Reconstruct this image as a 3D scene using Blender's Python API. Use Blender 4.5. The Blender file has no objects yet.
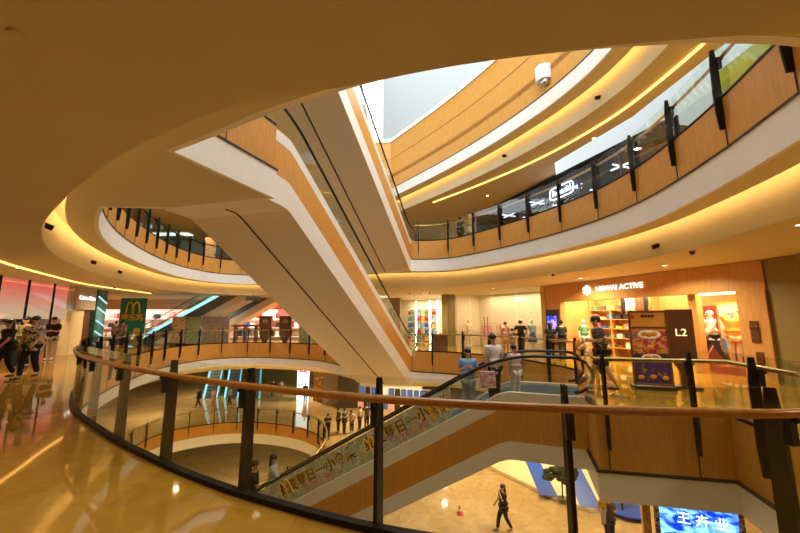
import bpy, bmesh, math, random
from mathutils import Vector, Matrix
random.seed(7)
R = math.radians
scene = bpy.context.scene
COL = scene.collection

# ------------------------------------------------------------------ materials
MATS = {}
def nt(name):
    m = bpy.data.materials.new(name); m.use_nodes = True
    t = m.node_tree; t.nodes.clear()
    return m, t, t.nodes.new('ShaderNodeOutputMaterial')
def ramp(t, fac, c0, c1, p0=0.3, p1=0.7):
    r = t.nodes.new('ShaderNodeValToRGB')
    r.color_ramp.elements[0].position = p0; r.color_ramp.elements[1].position = p1
    r.color_ramp.elements[0].color = (*c0, 1); r.color_ramp.elements[1].color = (*c1, 1)
    t.links.new(fac, r.inputs[0]); return r.outputs[0]
def coords(t, scale, which='Object'):
    tc = t.nodes.new('ShaderNodeTexCoord'); mp = t.nodes.new('ShaderNodeMapping')
    mp.inputs['Scale'].default_value = scale
    t.links.new(tc.outputs[which], mp.inputs[0]); return mp.outputs[0]
def mat(name, c, rough=0.5, metal=0.0, var=0.06, scale=(3, 3, 3), spec=0.5, coat=0.0):
    if name in MATS: return MATS[name]
    m, t, out = nt(name)
    b = t.nodes.new('ShaderNodeBsdfPrincipled')
    n = t.nodes.new('ShaderNodeTexNoise'); n.inputs['Scale'].default_value = 2.5; n.inputs['Detail'].default_value = 3
    t.links.new(coords(t, scale), n.inputs['Vector'])
    lo = tuple(max(0, x * (1 - var)) for x in c); hi = tuple(min(1, x * (1 + var)) for x in c)
    t.links.new(ramp(t, n.outputs['Fac'], lo, hi), b.inputs['Base Color'])
    b.inputs['Roughness'].default_value = rough; b.inputs['Metallic'].default_value = metal
    b.inputs['Specular IOR Level'].default_value = spec; b.inputs['Coat Weight'].default_value = coat
    t.links.new(b.outputs[0], out.inputs[0]); MATS[name] = m; return m
def emis(name, c, s):
    if name in MATS: return MATS[name]
    m, t, out = nt(name); e = t.nodes.new('ShaderNodeEmission')
    e.inputs[0].default_value = (*c, 1); e.inputs[1].default_value = s
    t.links.new(e.outputs[0], out.inputs[0]); MATS[name] = m; return m
def wood(name, c, rough=0.35, stretch=(6, 6, .5)):
    if name in MATS: return MATS[name]
    m, t, out = nt(name); b = t.nodes.new('ShaderNodeBsdfPrincipled')
    n = t.nodes.new('ShaderNodeTexNoise'); n.inputs['Scale'].default_value = 5; n.inputs['Detail'].default_value = 5
    n.inputs['Distortion'].default_value = .6
    t.links.new(coords(t, stretch), n.inputs['Vector'])
    t.links.new(ramp(t, n.outputs['Fac'], tuple(x * .86 for x in c), tuple(min(1, x * 1.1) for x in c)), b.inputs['Base Color'])
    b.inputs['Roughness'].default_value = rough
    t.links.new(b.outputs[0], out.inputs[0]); MATS[name] = m; return m
def marble(name, c, joint, size, rough):
    m, t, out = nt(name); b = t.nodes.new('ShaderNodeBsdfPrincipled')
    br = t.nodes.new('ShaderNodeTexBrick'); br.offset = 0; br.squash = 1
    br.inputs['Scale'].default_value = 1; br.inputs['Brick Width'].default_value = size; br.inputs['Row Height'].default_value = size
    br.inputs['Mortar Size'].default_value = .004; br.inputs['Bias'].default_value = 0
    br.inputs['Color1'].default_value = (*c, 1); br.inputs['Color2'].default_value = (c[0] * .84, c[1] * .82, c[2] * .78, 1)
    br.inputs['Mortar'].default_value = (*joint, 1)
    t.links.new(coords(t, (1, 1, 1)), br.inputs['Vector'])
    n = t.nodes.new('ShaderNodeTexNoise'); n.inputs['Scale'].default_value = 2.2; n.inputs['Detail'].default_value = 8
    n.inputs['Distortion'].default_value = 1.5
    t.links.new(coords(t, (1, 1, 1)), n.inputs['Vector'])
    mx = t.nodes.new('ShaderNodeMixRGB'); mx.blend_type = 'MULTIPLY'; mx.inputs[0].default_value = .55
    t.links.new(br.outputs[0], mx.inputs[1]); t.links.new(ramp(t, n.outputs['Fac'], (.62, .55, .45), (1, 1, 1), .3, .65), mx.inputs[2])
    t.links.new(mx.outputs[0], b.inputs['Base Color'])
    b.inputs['Roughness'].default_value = rough; b.inputs['Specular IOR Level'].default_value = .6
    t.links.new(b.outputs[0], out.inputs[0]); MATS[name] = m; return m
def glass(name, tint, refl=1.0, ior=1.5):
    m, t, out = nt(name)
    tr = t.nodes.new('ShaderNodeBsdfTransparent'); tr.inputs[0].default_value = (*tint, 1)
    gl = t.nodes.new('ShaderNodeBsdfGlossy'); gl.inputs['Roughness'].default_value = 0.02
    gl.inputs[0].default_value = (refl, refl, refl, 1)
    lw = t.nodes.new('ShaderNodeLayerWeight'); lw.inputs['Blend'].default_value = .5
    pw = t.nodes.new('ShaderNodeMath'); pw.operation = 'POWER'; pw.inputs[1].default_value = 4.5
    t.links.new(lw.outputs['Facing'], pw.inputs[0])
    fr = t.nodes.new('ShaderNodeMath'); fr.operation = 'MULTIPLY_ADD'; fr.inputs[1].default_value = .6; fr.inputs[2].default_value = .03
    t.links.new(pw.outputs[0], fr.inputs[0])
    mx = t.nodes.new('ShaderNodeMixShader')
    t.links.new(fr.outputs[0], mx.inputs[0]); t.links.new(tr.outputs[0], mx.inputs[1]); t.links.new(gl.outputs[0], mx.inputs[2])
    t.links.new(mx.outputs[0], out.inputs[0]); MATS[name] = m; return m
def pattern(name, cols, scale=12, rough=.8):
    """blotchy printed surface made of several colours"""
    if name in MATS: return MATS[name]
    m, t, out = nt(name); b = t.nodes.new('ShaderNodeBsdfPrincipled')
    v = t.nodes.new('ShaderNodeTexNoise'); v.inputs['Scale'].default_value = scale; v.inputs['Detail'].default_value = 1.5
    v.inputs['Distortion'].default_value = .8
    t.links.new(coords(t, (1, 1, 1)), v.inputs['Vector'])
    r = t.nodes.new('ShaderNodeValToRGB'); r.color_ramp.interpolation = 'CONSTANT'
    n = len(cols); els = r.color_ramp.elements
    while len(els) < n: els.new(.5)
    for k, c in enumerate(cols):
        els[k].position = 0 if k == 0 else .36 + .28 * (k - 1) / max(1, n - 2) if n > 2 else .5
        els[k].color = (*c, 1)
    t.links.new(v.outputs['Fac'], r.inputs[0]); t.links.new(r.outputs[0], b.inputs['Base Color'])
    b.inputs['Roughness'].default_value = rough
    t.links.new(b.outputs[0], out.inputs[0]); MATS[name] = m; return m

PLASTER = mat('ceiling_plaster', (.70, .62, .39), .75, var=.02, scale=(.3, .3, .3), spec=.2)
CREAM = mat('cream_fascia', (.88, .85, .77), .5, var=.02)
TRUSS = mat('escalator_cream_metal', (.84, .79, .67), .45, var=.02)
WOOD = wood('orange_veneer', (.66, .31, .055))
RAILW = wood('handrail_wood', (.46, .20, .04), .25)
DARKW = wood('brown_wood', (.13, .05, .02), .35)
STEEL = mat('dark_bronze_steel', (.014, .009, .006), .55, 0, spec=.2)
BRASS = mat('brass_tube', (.62, .42, .16), .3, .9)
CHROME = mat('brushed_steel', (.55, .57, .6), .3, 1.0)
RUBBER = mat('black_rubber', (.012, .012, .012), .35)
STEPM = mat('step_metal', (.16, .19, .22), .4, .6)
BLACK = mat('black_plastic', (.015, .014, .013), .4)
SEAM = mat('dark_joint', (.06, .028, .012), .6)
FLOOR = marble('polished_marble_upper', (.50, .27, .035), (.38, .2, .05), .9, .045)
FLOOR1 = marble('polished_marble_lower', (.64, .46, .24), (.36, .25, .13), 1.2, .05)
GLASS = glass('balustrade_glass', (.92, .95, .90))
SGLASS = glass('shop_glass', (.97, .97, .94), .8)
DGLASS = glass('dark_shop_glass', (.42, .42, .5))
WGLASS = glass('window_glass', (.95, .97, 1))
PALE = mat('pale_clerestory', (.30, .32, .31), .6, var=.03)
WHITE = mat('white_paint', (.85, .83, .8), .5, var=.02)
OLIVE = mat('olive_wall_panel', (.25, .20, .075), .5, var=.05)
GREYW = mat('grey_wall', (.45, .38, .33), .6)

# ------------------------------------------------------------------ object helpers
def link(o, parent=None):
    COL.objects.link(o)
    if parent is not None: o.parent = parent
    return o
def tag(o, label=None, cat=None, group=None, kind=None):
    if label: o['label'] = label
    if cat: o['category'] = cat
    if group: o['group'] = group
    if kind: o['kind'] = kind
    return o
def empty(name, loc=(0, 0, 0), rz=0, label=None, cat=None, group=None):
    o = bpy.data.objects.new(name, None); o.empty_display_size = .2
    o.location = loc; o.rotation_euler = (0, 0, rz); link(o)
    return tag(o, label, cat, group)
def meshobj(name, verts, faces, m, parent=None, smooth=False, mi=None):
    me = bpy.data.meshes.new(name); me.from_pydata([tuple(v) for v in verts], [], faces)
    for mm in (m if isinstance(m, (list, tuple)) else [m]): me.materials.append(mm)
    if mi: 
        for p, k in zip(me.polygons, mi): p.material_index = k
    if smooth:
        for p in me.polygons: p.use_smooth = True
    bm = bmesh.new(); bm.from_mesh(me); bmesh.ops.recalc_face_normals(bm, faces=bm.faces); bm.to_mesh(me); bm.free()
    return link(bpy.data.objects.new(name, me), parent)
class MB:
    def __init__(s): s.v = []; s.f = []; s.m = []
    def add(s, v, f, mi=0):
        k = len(s.v); s.v += [tuple(x) for x in v]; s.f += [tuple(i + k for i in q) for q in f]; s.m += [mi] * len(f); return s
    def box(s, c, d, rz=0, mi=0, M=None):
        x, y, z = (q / 2 for q in d); v = []
        for k in range(8):
            p = Vector((x if k & 1 else -x, y if k & 2 else -y, z if k & 4 else -z))
            p = Matrix.Rotation(rz, 3, 'Z') @ p + Vector(c)
            v.append(M @ p if M else p)
        return s.add(v, [(0, 2, 3, 1), (4, 5, 7, 6), (0, 1, 5, 4), (2, 6, 7, 3), (0, 4, 6, 2), (1, 3, 7, 5)], mi)
    def tube(s, pts, r, n=8, mi=0, cap=True):
        pts = [Vector(p) for p in pts]; rs = r if isinstance(r, (list, tuple)) else [r] * len(pts); v = []; f = []
        for i, p in enumerate(pts):
            t = (pts[min(i + 1, len(pts) - 1)] - pts[max(i - 1, 0)]).normalized()
            a = Vector((0, 0, 1)) if abs(t.z) < .95 else Vector((1, 0, 0))
            x = t.cross(a).normalized(); y = x.cross(t)
            for k in range(n):
                w = 2 * math.pi * k / n; v.append(p + x * (rs[i] * math.cos(w)) + y * (rs[i] * math.sin(w)))
        for i in range(len(pts) - 1):
            for k in range(n):
                f.append((i * n + k, i * n + (k + 1) % n, (i + 1) * n + (k + 1) % n, (i + 1) * n + k))
        if cap: f += [tuple(range(n)), tuple(range((len(pts) - 1) * n, len(pts) * n))]
        return s.add(v, f, mi)
    def ball(s, c, r, n=10, mi=0, M=None):
        r = r if isinstance(r, (tuple, list)) else (r, r, r); v = []; f = []; h = n // 2 + 1
        for i in range(h + 1):
            a = math.pi * i / h
            for k in range(n):
                b = 2 * math.pi * k / n
                p = Vector((c[0] + r[0] * math.sin(a) * math.cos(b), c[1] + r[1] * math.sin(a) * math.sin(b), c[2] + r[2] * math.cos(a)))
                v.append(M @ p if M else p)
        for i in range(h):
            for k in range(n):
                q = (i * n + k, i * n + (k + 1) % n, (i + 1) * n + (k + 1) % n, (i + 1) * n + k)
                f.append(q)
        return s.add(v, f, mi)
    def lathe(s, prof, c=(0, 0, 0), n=16, mi=0):
        v = []; f = []
        for r, z in prof:
            for k in range(n):
                b = 2 * math.pi * k / n; v.append((c[0] + r * math.cos(b), c[1] + r * math.sin(b), c[2] + z))
        for i in range(len(prof) - 1):
            for k in range(n): f.append((i * n + k, i * n + (k + 1) % n, (i + 1) * n + (k + 1) % n, (i + 1) * n + k))
        return s.add(v, f, mi)
    def build(s, name, m, parent=None, smooth=False):
        return meshobj(name, s.v, s.f, m, parent, smooth, s.m)
def font(name, text, size, m, M, parent=None, ext=.01, align='CENTER', bold=0.0):
    c = bpy.data.curves.new(name, 'FONT'); c.body = text; c.size = size; c.extrude = ext; c.align_x = align; c.align_y = 'CENTER'
    c.offset = bold
    tmp = bpy.data.objects.new('tmp_text', c); COL.objects.link(tmp)
    dg = bpy.context.evaluated_depsgraph_get(); me = bpy.data.meshes.new_from_object(tmp.evaluated_get(dg))
    bpy.data.objects.remove(tmp); bpy.data.curves.remove(c); me.name = name; me.materials.clear(); me.materials.append(m)
    o = bpy.data.objects.new(name, me); link(o, parent); o.matrix_basis = M; return o
def wallM(p, xdir, n):
    x = Vector(xdir).normalized(); n = Vector(n).normalized(); y = n.cross(x)
    return Matrix(((x.x, y.x, n.x, p[0]), (x.y, y.y, n.y, p[1]), (x.z, y.z, n.z, p[2]), (0, 0, 0, 1)))

# ------------------------------------------------------------------ plan paths (counter-clockwise: void on the left)
def catmull(pts, closed, n=8):
    out = []; N = len(pts)
    for i in range(N if closed else N - 1):
        g = lambda k: Vector(pts[(i + k) % N]) if closed else Vector(pts[min(max(i + k, 0), N - 1)])
        p0, p1, p2, p3 = g(-1), g(0), g(1), g(2)
        for k in range(n):
            t = k / n
            out.append(.5 * ((2 * p1) + (p2 - p0) * t + (2 * p0 - 5 * p1 + 4 * p2 - p3) * t * t + (3 * p1 - p0 - 3 * p2 + p3) * t ** 3))
    if not closed: out.append(Vector(pts[-1]))
    return [Vector((p[0], p[1])) for p in out]
def offset(path, d, closed):
    out = []; N = len(path)
    for i, p in enumerate(path):
        a = path[(i - 1) % N] if closed or i > 0 else None; b = path[(i + 1) % N] if closed or i < N - 1 else None
        e1 = (p - a).normalized() if a is not None else None; e2 = (b - p).normalized() if b is not None else None
        e1 = e1 if e1 is not None else e2; e2 = e2 if e2 is not None else e1
        n1 = Vector((e1.y, -e1.x)); n2 = Vector((e2.y, -e2.x)); m = n1 + n2
        m = m.normalized() if m.length > 1e-6 else n1
        out.append(p + m * (d / max(.6, m.dot(n1))))
    return out
def sweep(name, path, sec, closed, m, parent=None, caps=True):
    """sec: list of (offset, z) closed section"""
    rails = [offset(path, o, closed) for o, z in sec]; v = []; f = []; N = len(path); S = len(sec)
    for i in range(N):
        for k in range(S): v.append((rails[k][i].x, rails[k][i].y, sec[k][1]))
    for i in range(N if closed else N - 1):
        j = (i + 1) % N
        for k in range(S): f.append((i * S + k, i * S + (k + 1) % S, j * S + (k + 1) % S, j * S + k))
    if not closed and caps: f += [tuple(range(S)), tuple(range((N - 1) * S, N * S))]
    return meshobj(name, v, f, m, parent)
def rect(o0, o1, z0, z1): return [(o0, z0), (o1, z0), (o1, z1), (o0, z1)]
def fill(name, loops, z, m, thick=0.0, parent=None):
    bm = bmesh.new()
    for lp in loops:
        vs = [bm.verts.new((p[0], p[1], z)) for p in lp]
        for i in range(len(vs)): bm.edges.new((vs[i], vs[(i + 1) % len(vs)]))
    bmesh.ops.triangle_fill(bm, edges=bm.edges[:], use_beauty=True, use_dissolve=False)
    if thick:
        g = bmesh.ops.extrude_face_region(bm, geom=bm.faces[:])
        bmesh.ops.translate(bm, verts=[q for q in g['geom'] if isinstance(q, bmesh.types.BMVert)], vec=(0, 0, thick))
    bmesh.ops.recalc_face_normals(bm, faces=bm.faces[:])
    me = bpy.data.meshes.new(name); bm.to_mesh(me); bm.free(); me.materials.append(m)
    return link(bpy.data.objects.new(name, me), parent)
def arclen(path):
    L = [0.0]
    for a, b in zip(path, path[1:]): L.append(L[-1] + (b - a).length)
    return L
def at_len(path, L, s):
    s = min(max(s, 0), L[-1])
    for i in range(len(path) - 1):
        if s <= L[i + 1] + 1e-9:
            t = (s - L[i]) / max(1e-9, L[i + 1] - L[i]); d = (path[i + 1] - path[i]).normalized()
            return path[i].lerp(path[i + 1], t), d
def subpath(path, L, a, b):
    out = [at_len(path, L, a)[0]] + [p for p, l in zip(path, L) if a + 1e-3 < l < b - 1e-3] + [at_len(path, L, b)[0]]
    return out

LEFT = [(-3.03, 4.69), (-4.33, 5.61), (-6.38, 7.31), (-8.4, 9.7), (-10.1, 12.7), (-11.5, 16.4), (-12.2, 19.8), (-11.6, 22.6), (-9.2, 23.6), (-5.2, 22.0), (-3.2, 19.6), (-1.85, 17.95)]
LEFT = LEFT[::-1]                     # from far (behind escalator) round the left side to the near edge
NEAR = [(-3.03, 4.69), (-2.4, 4.28), (-1.63, 3.84), (-.9, 3.49), (-.2, 3.2), (.5, 3.0), (1.2, 2.86), (1.9, 2.77), (2.75, 2.72)]
RIGHT3 = [(3.7, 2.8), (4.6, 3.15), (5.15, 3.9), (5.5, 5.0), (5.76, 6.0), (5.98, 7.2), (6.12, 8.5), (6.0, 10.1), (5.5, 11.8), (4.7, 13.6), (3.7, 15.3), (2.6, 16.7), (1.6, 17.2), (.7, 17.25)]
ring = catmull(LEFT + NEAR[1:] + RIGHT3, True, 6)
NL = {(-4.33, 5.61): (-4.27, 5.52), (-3.03, 4.69): (-2.94, 4.53), (-2.4, 4.28): (-2.31, 4.10), (-1.63, 3.84): (-1.55, 3.66), (-.9, 3.49): (-.84, 3.35)}
ring3 = catmull([NL.get(p, p) for p in LEFT + NEAR[1:] + RIGHT3], True, 6)
left_open = catmull(LEFT, False, 6)
CA, CB = (3.2, 6.12), (5.05, 5.72)
L2_near = catmull(NEAR + [(3.5, 3.0), (4.2, 3.55), (4.7, 4.45)], False, 6) + [Vector(CB), Vector(CA), Vector((3.5, 7.0))]
L2_right = catmull([(4.03, 8.4), (4.95, 9.8), (5.1, 11.1), (4.86, 12.2), (4.3, 14.0), (3.2, 15.6), (2.25, 16.5), (.7, 17.25)], False, 6)
L2_left = left_open
L2_edge = L2_left[:-1] + L2_near + L2_right
# level 3 edge with the landing of the lower escalator
LAND = [(-6.3, 7.24), (-4.9, 7.35), (-2.5, 6.7), (-3.25, 4.74)]
l3l = catmull(LEFT, False, 6)
l3_left = [p for p in l3l if not (p.y < 7.24 and p.x > -7)] + [Vector(LAND[0]), Vector(LAND[1])]
l3_near = [Vector(LAND[2]), Vector(LAND[3])] + catmull([(-2.4, 4.28)] + NEAR[2:] + RIGHT3, False, 6)
L3_edge = l3_left + l3_near
oval = catmull([(-4.3, 21.5), (-5.6, 25.2), (-8.7, 27.5), (-12.6, 28.1), (-15.6, 26.4), (-16.2, 23.5), (-15, 19.5), (-12, 15.5), (-7.4, 15.2), (-4.8, 17.5)], True, 6)

OUTER = [(-45, -9), (16, -9), (16, 46), (-45, 46)]
FB = 1.28
CO = .84
def level(zf, edge, cove_ring, n0, mfloor, ceiling_drop=1.95, floor_name='floor', outer=OUTER, fb=1.28, curb=.27):
    f = fill(floor_name, [outer, offset(edge, .045, True)], zf, mfloor, -.1); tag(f, kind='structure')
    t = sweep('trim_%d' % n0, edge, rect(0, .06, zf - .68, zf + curb), True, WOOD); tag(t, kind='structure')
    t = sweep('trim_%d' % (n0 + 1), edge, rect(-.03, .05, zf - fb, zf - .68), True, CREAM); tag(t, kind='structure')
    t = sweep('trim_%d' % (n0 + 2), edge, rect(-.05, .0, zf - .70, zf - .665), True, BLACK); tag(t, kind='structure')
    so = fill('ceiling_soffit', [offset(cove_ring, .56, True), edge], zf - fb + .005, PLASTER, .05); tag(so, kind='structure')
    # cove: back box, roof and lit face, one sweep
    c = sweep('ceiling_cove', cove_ring, [(.5, zf - fb + .03), (.5, zf - fb + .33), (CO, zf - fb + .33), (CO, zf - ceiling_drop), (CO + .05, zf - ceiling_drop), (CO + .05, zf - fb + .38), (.45, zf - fb + .38), (.45, zf - fb + .03)], True, PLASTER)
    tag(c, kind='structure')
    ce = fill('ceiling', [outer, offset(cove_ring, CO + .05, True)], zf - ceiling_drop, PLASTER, .08); tag(ce, kind='structure')
    return f
COVE = emis('cove_light', (1, .60, .24), 6)
COVEW = emis('cove_light_low', (1, .62, .28), 5)
def cove_strip(zf, path, closed, m, label, fb=1.28):
    o = sweep('cove_light', path, rect(.505, .54, zf - fb + .09, zf - fb + .2), closed, m)
    return tag(o, label, 'light strip')

level(0.0, L2_edge, ring, 1, FLOOR, ceiling_drop=1.5, fb=1.12, curb=.03)
level(5.35, L3_edge, ring3, 4, FLOOR)
PARP = catmull([(5.98, 7.2), (6.12, 8.5), (6.0, 10.1), (5.5, 11.8), (4.75, 13.5), (3.85, 15.2), (2.7, 17.1), (1.2, 19.3), (-.6, 21.8)], False, 6) + [Vector((-5.4, 22.1))]
ring4 = catmull([(-12.2, 19.8), (-11.5, 16.4), (-10.1, 12.7), (-8.4, 9.7), (-6.38, 7.31), (-4.33, 5.61)] + NEAR + RIGHT3[:6], False, 6)[:-1] + PARP + [Vector((-9.5, 23.4)), Vector((-11.6, 22.6))]
level(10.7, ring4, ring4, 7, FLOOR, outer=[(-45, -9), (8.25, -9), (8.4, 8), (8.15, 11.5), (7.0, 15.2), (8.6, 18.5), (9.6, 46), (-45, 46)])
cove_strip(0, ring, True, COVEW, 'warm strip light in the cove under the second storey edge', 1.12)
cove_strip(5.35, ring3, True, COVE, 'warm strip light in the cove under the third storey edge')
cove_strip(10.7, ring4, True, COVE, 'warm strip light in the cove under the fourth storey edge')
# ground storey with the oval opening, and the basement floor under it
f1 = fill('floor', [OUTER, offset(oval, .045, True)], -6.0, FLOOR1, -.1); tag(f1, kind='structure')
t = sweep('trim_10', oval, rect(0, .06, -6.68, -5.88), True, WOOD); tag(t, kind='structure')
t = sweep('trim_11', oval, rect(-.03, .3, -7.35, -6.68), True, CREAM); tag(t, kind='structure')
c = fill('ceiling', [OUTER, offset(oval, .3, True)], -7.4, PLASTER, .05); tag(c, kind='structure')
f0 = fill('floor', [OUTER], -12.0, FLOOR1, -.1); tag(f0, kind='structure')
# thin recess lines on the ceilings
GOLD = emis('gold_line_light', (1, .48, .10), 3.2)
# L4 solid parapet wall above the fascia
par = sweep('wall_parapet', RIG := PARP, rect(0, .15, 10.72, 13.2), False, WOOD); tag(par, kind='structure')
t = sweep('trim_13', RIG, rect(-.06, .25, 13.2, 13.45), False, CREAM); tag(t, kind='structure')
t = sweep('trim_14', RIG, rect(-.01, 0.0, 12.0, 12.02), False, SEAM); tag(t, kind='structure')

# ------------------------------------------------------------------ balustrades
def balustrade(path, zf, label, spacing=1.5, phase=0.0, group=None, rail_m=None, rail_side=.09, cb=.27):
    path = [Vector(p) for p in path]; L = arclen(path)
    p0 = path[len(path) // 2]
    root = empty('glass_balustrade', (p0.x, p0.y, zf), 0, label, 'balustrade', group)
    inv = Vector((-p0.x, -p0.y, -zf))
    def loc(o):
        o.location = inv; return o
    ss = []; s = phase
    while s < L[-1]: ss.append(s); s += spacing
    bounds = [0.0] + [x for x in ss if .05 < x < L[-1] - .05] + [L[-1]]
    for a, b in zip(bounds, bounds[1:]):
        if b - a < .1: continue
        sp = subpath(path, L, a + .008, b - .008)
        loc(sweep('glass_pane', sp, rect(.018, .032, zf + cb + .0, zf + 1.22), False, GLASS, root))
    loc(sweep('base_track', path, rect(-.008, .07, zf + cb - .03, zf + cb + .018), False, STEEL, root))
    rail = offset(path, rail_side, False)
    m = MB(); m.tube([(p.x, p.y, zf + 1.05) for p in rail], .034, 10)
    loc(m.build('handrail', rail_m or RAILW, root, True))
    for s in ss:
        p, d = at_len(path, L, s); n = Vector((d.y, -d.x)); a = math.atan2(d.y, d.x)
        q = p - n * .05
        m = MB()
        # tapered blade mounted on the void side
        for z0, z1, w0, w1 in ((-.34, .0, .04, .065), (.0, .9, .065, .058), (.9, 1.2, .058, .03)):
            v = []
            for z, w in ((z0, w0), (z1, w1)):
                for sx, sy in ((-.018, -w), (.018, -w), (.018, w), (-.018, w)):
                    x = q + d * sx + n * (sy)
                    v.append((x.x, x.y, zf + z))
            m.add(v, [(0, 1, 2, 3), (4, 5, 6, 7), (0, 1, 5, 4), (1, 2, 6, 5), (2, 3, 7, 6), (3, 0, 4, 7)])
        c = p + n * .03
        pst = loc(m.build('post', STEEL, root)); m = MB()
        m.box((c.x, c.y, zf + 1.0), (.035, .14, .03), a)
        m.box((c.x, c.y, zf + .93), (.06, .07, .22), a)
        m.tube([(c.x + n.x * .05, c.y + n.y * .05, zf + .98), (p.x + n.x * rail_side, p.y + n.y * rail_side, zf + 1.03)], .012, 6)
        m.build('rail_clamp', BLACK, pst)
        m = MB(); e = p - n * .004; m.box((e.x, e.y, zf - .5), (.014, .02, .35), a)
        loc(m.build('panel_joint', SEAM, root))
    return root
# phase for the near run: a post at (-.2,3.2)
Ln = arclen(L2_near)
k = min(range(len(L2_near)), key=lambda i: (L2_near[i] - Vector((-.2, 3.2))).length)
isp = next(i for i, p in enumerate(L2_left) if p.y < 10.2 and p.x > -9 and p.x < -6)
near_only = L2_left[isp:-1] + L2_near[:-3]
kk = arclen(near_only)[[(p - L2_near[k]).length < 1e-4 for p in near_only].index(True)]
balustrade(near_only, 0, 'curved glass balustrade with round wooden handrail across the foreground', 1.52, kk % 1.52, cb=.035)
platform = L2_near[-4:]
for pth in (platform, L2_right, L2_left[:isp + 1]):
    t = sweep('trim_60', pth, rect(-.001, .058, -.3, .265), False, WOOD); tag(t, kind='structure')
balustrade(platform, 0, 'short glass balustrade along the landing in front of the storey totem', 1.25, .55, None, BRASS)
Ll = arclen(L2_left)
balustrade(L2_left[:isp + 1], 0, 'glass balustrade curving round the far left side of the middle storey', 1.55, 1.0, 'far balustrades', BRASS)
balustrade(L2_right, 0, 'glass balustrade on the middle storey between the two escalators, facing the cream shops', 1.55, .8, 'far balustrades', BRASS)
balustrade(l3_left, 5.35, 'glass balustrade over dark orange panels on the upper storey, far left', 1.3, .6, 'upper balustrades', STEEL)
b3 = [p for p in l3_near]
balustrade(b3, 5.35, 'glass balustrade over orange panels sweeping up to the right on the upper storey', 1.52, 1.2, 'upper balustrades', BRASS)
balustrade(oval + [oval[0]], -6, 'glass balustrade round the oval opening in the ground storey floor', 1.6, .3, None, BRASS, cb=.12)

# ------------------------------------------------------------------ escalators
def escalator(label, P, dr, lat, W, zA, zB, f0, run, f1, clamp=None, ext0=1.1, ext1=1.1, upper=.3, group=None, sides=(0, 1), width=None, full=True, glow=None, wtop=.05, depth=1.28, skirt_m=None):
    P = Vector(P); dr = Vector(dr).normalized(); lat = Vector(lat).normalized()
    root = empty('escalator', (P.x, P.y, zA), 0, label, 'escalator', group)
    S = f0 + run + f1; k = (zB - zA) / run
    def h(s, r=.7):
        def soft(x):            # softened max(0,x)
            return x if x > r else (0 if x < -r else (x + r) ** 2 / (4 * r))
        return zA + k * (soft(s - f0) - soft(s - f0 - run))
    def pt(s, l, z): return Vector((dr.x * s + lat.x * l, dr.y * s + lat.y * l, z - zA))
    N = 66
    def strip(name, s0, s1, l0, l1, a, b, m, par=root):
        v = []; f = []; M = max(2, int(N * (s1 - s0) / S))
        for i in range(M + 1):
            s = s0 + (s1 - s0) * i / M; H = h(min(max(s, 0), S), .7 if name in ('glass_pane', 'inner_skirt') else .12)
            za, zb = H + a, H + b
            if clamp is not None: za = max(za, clamp); zb = max(zb, clamp + .01)
            v += [pt(s, l0, za), pt(s, l1, za), pt(s, l1, zb), pt(s, l0, zb)]
        for i in range(M):
            for q in range(4): f.append((i * 4 + q, i * 4 + (q + 1) % 4, i * 4 + 4 + (q + 1) % 4, i * 4 + 4 + q))
        f += [(0, 1, 2, 3), tuple(range(M * 4, M * 4 + 4))]
        return meshobj(name, v, f, m, par)
    strip('truss', .01, S - .01, 0, W, -depth, -.68, TRUSS)
    if full: strip('underside_joint', .3, S - .3, W * .48, W * .48 + .05, -depth - .012, -depth + .002, SEAM)
    ew = width or W
    offs = (0, ew - .1) if width is None else ((0, ew - .1))
    for j, l0 in enumerate((0, ew - .1)):
        strip('side_panel', .01, S - .01, l0, l0 + .08, -.68, wtop, STEPM if glow else WOOD)
        strip('skirt_band', 0, S, l0 + .0, l0 + .1, wtop, upper, glow or TRUSS)
        strip('inner_skirt', 0, S, l0 + (.1 if j == 0 else -.03), l0 + (.13 if j == 0 else 0), -.1, upper - .05, glow or skirt_m or CHROME)
        # glass follows the handrail, over the ends too
        lm = l0 + .05
        strip('glass_pane', -ext0 + .35, S + ext1 - .35, lm - .006, lm + .006, upper - .01, .93, GLASS)
        pts = []
        for i in range(9):
            a = -math.pi / 2 - math.pi * i / 8
            pts.append(pt(-ext0 + .33 + .33 * math.cos(a), lm, zA + .65 + .33 * math.sin(a)))
        for i in range(61):
            s = -ext0 + .35 + (S + ext0 + ext1 - .7) * i / 60; pts.append(pt(s, lm, h(min(max(s, 0), S)) + .98))
        for i in range(9):
            a = math.pi / 2 - math.pi * i / 8
            pts.append(pt(S + ext1 - .33 + .33 * math.cos(a), lm, zB + .65 + .33 * math.sin(a)))
        m = MB(); m.tube(pts, .033, 8); m.build('handrail', RUBBER, root, True)
    # steps
    m = MB(); s = 0.0; n = int(S / .4)
    for i in range(n):
        s0 = i * .4; H = h(s0 + .2)
        z0 = H - .02; 
        v = [pt(s0, .14, z0 - .3), pt(s0 + .4, .14, z0 - .3), pt(s0 + .4, .14, z0), pt(s0, .14, z0)]
        v += [q + Vector((lat.x, lat.y, 0)) * (ew - .28) for q in v]
        m.add(v, [(0, 1, 2, 3), (4, 5, 6, 7), (0, 1, 5, 4), (1, 2, 6, 5), (2, 3, 7, 6), (3, 0, 4, 7)])
    m.build('step_band', STEPM, root)
    return root, h
PA = Vector((.7, 17.25)); PB = Vector((-2.5, 6.7)); dA = (PB - PA).normalized(); latA = Vector((dA.y, -dA.x)) * -1
latA = Vector((-.96, .273))
SA = (PB - PA).length
escalator('long cream escalator rising from the middle storey towards the upper left landing', PA + latA * .12, dA, latA, 2.6, 0, 5.35, .35, 10.0, SA - 10.35, group=None)
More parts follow.
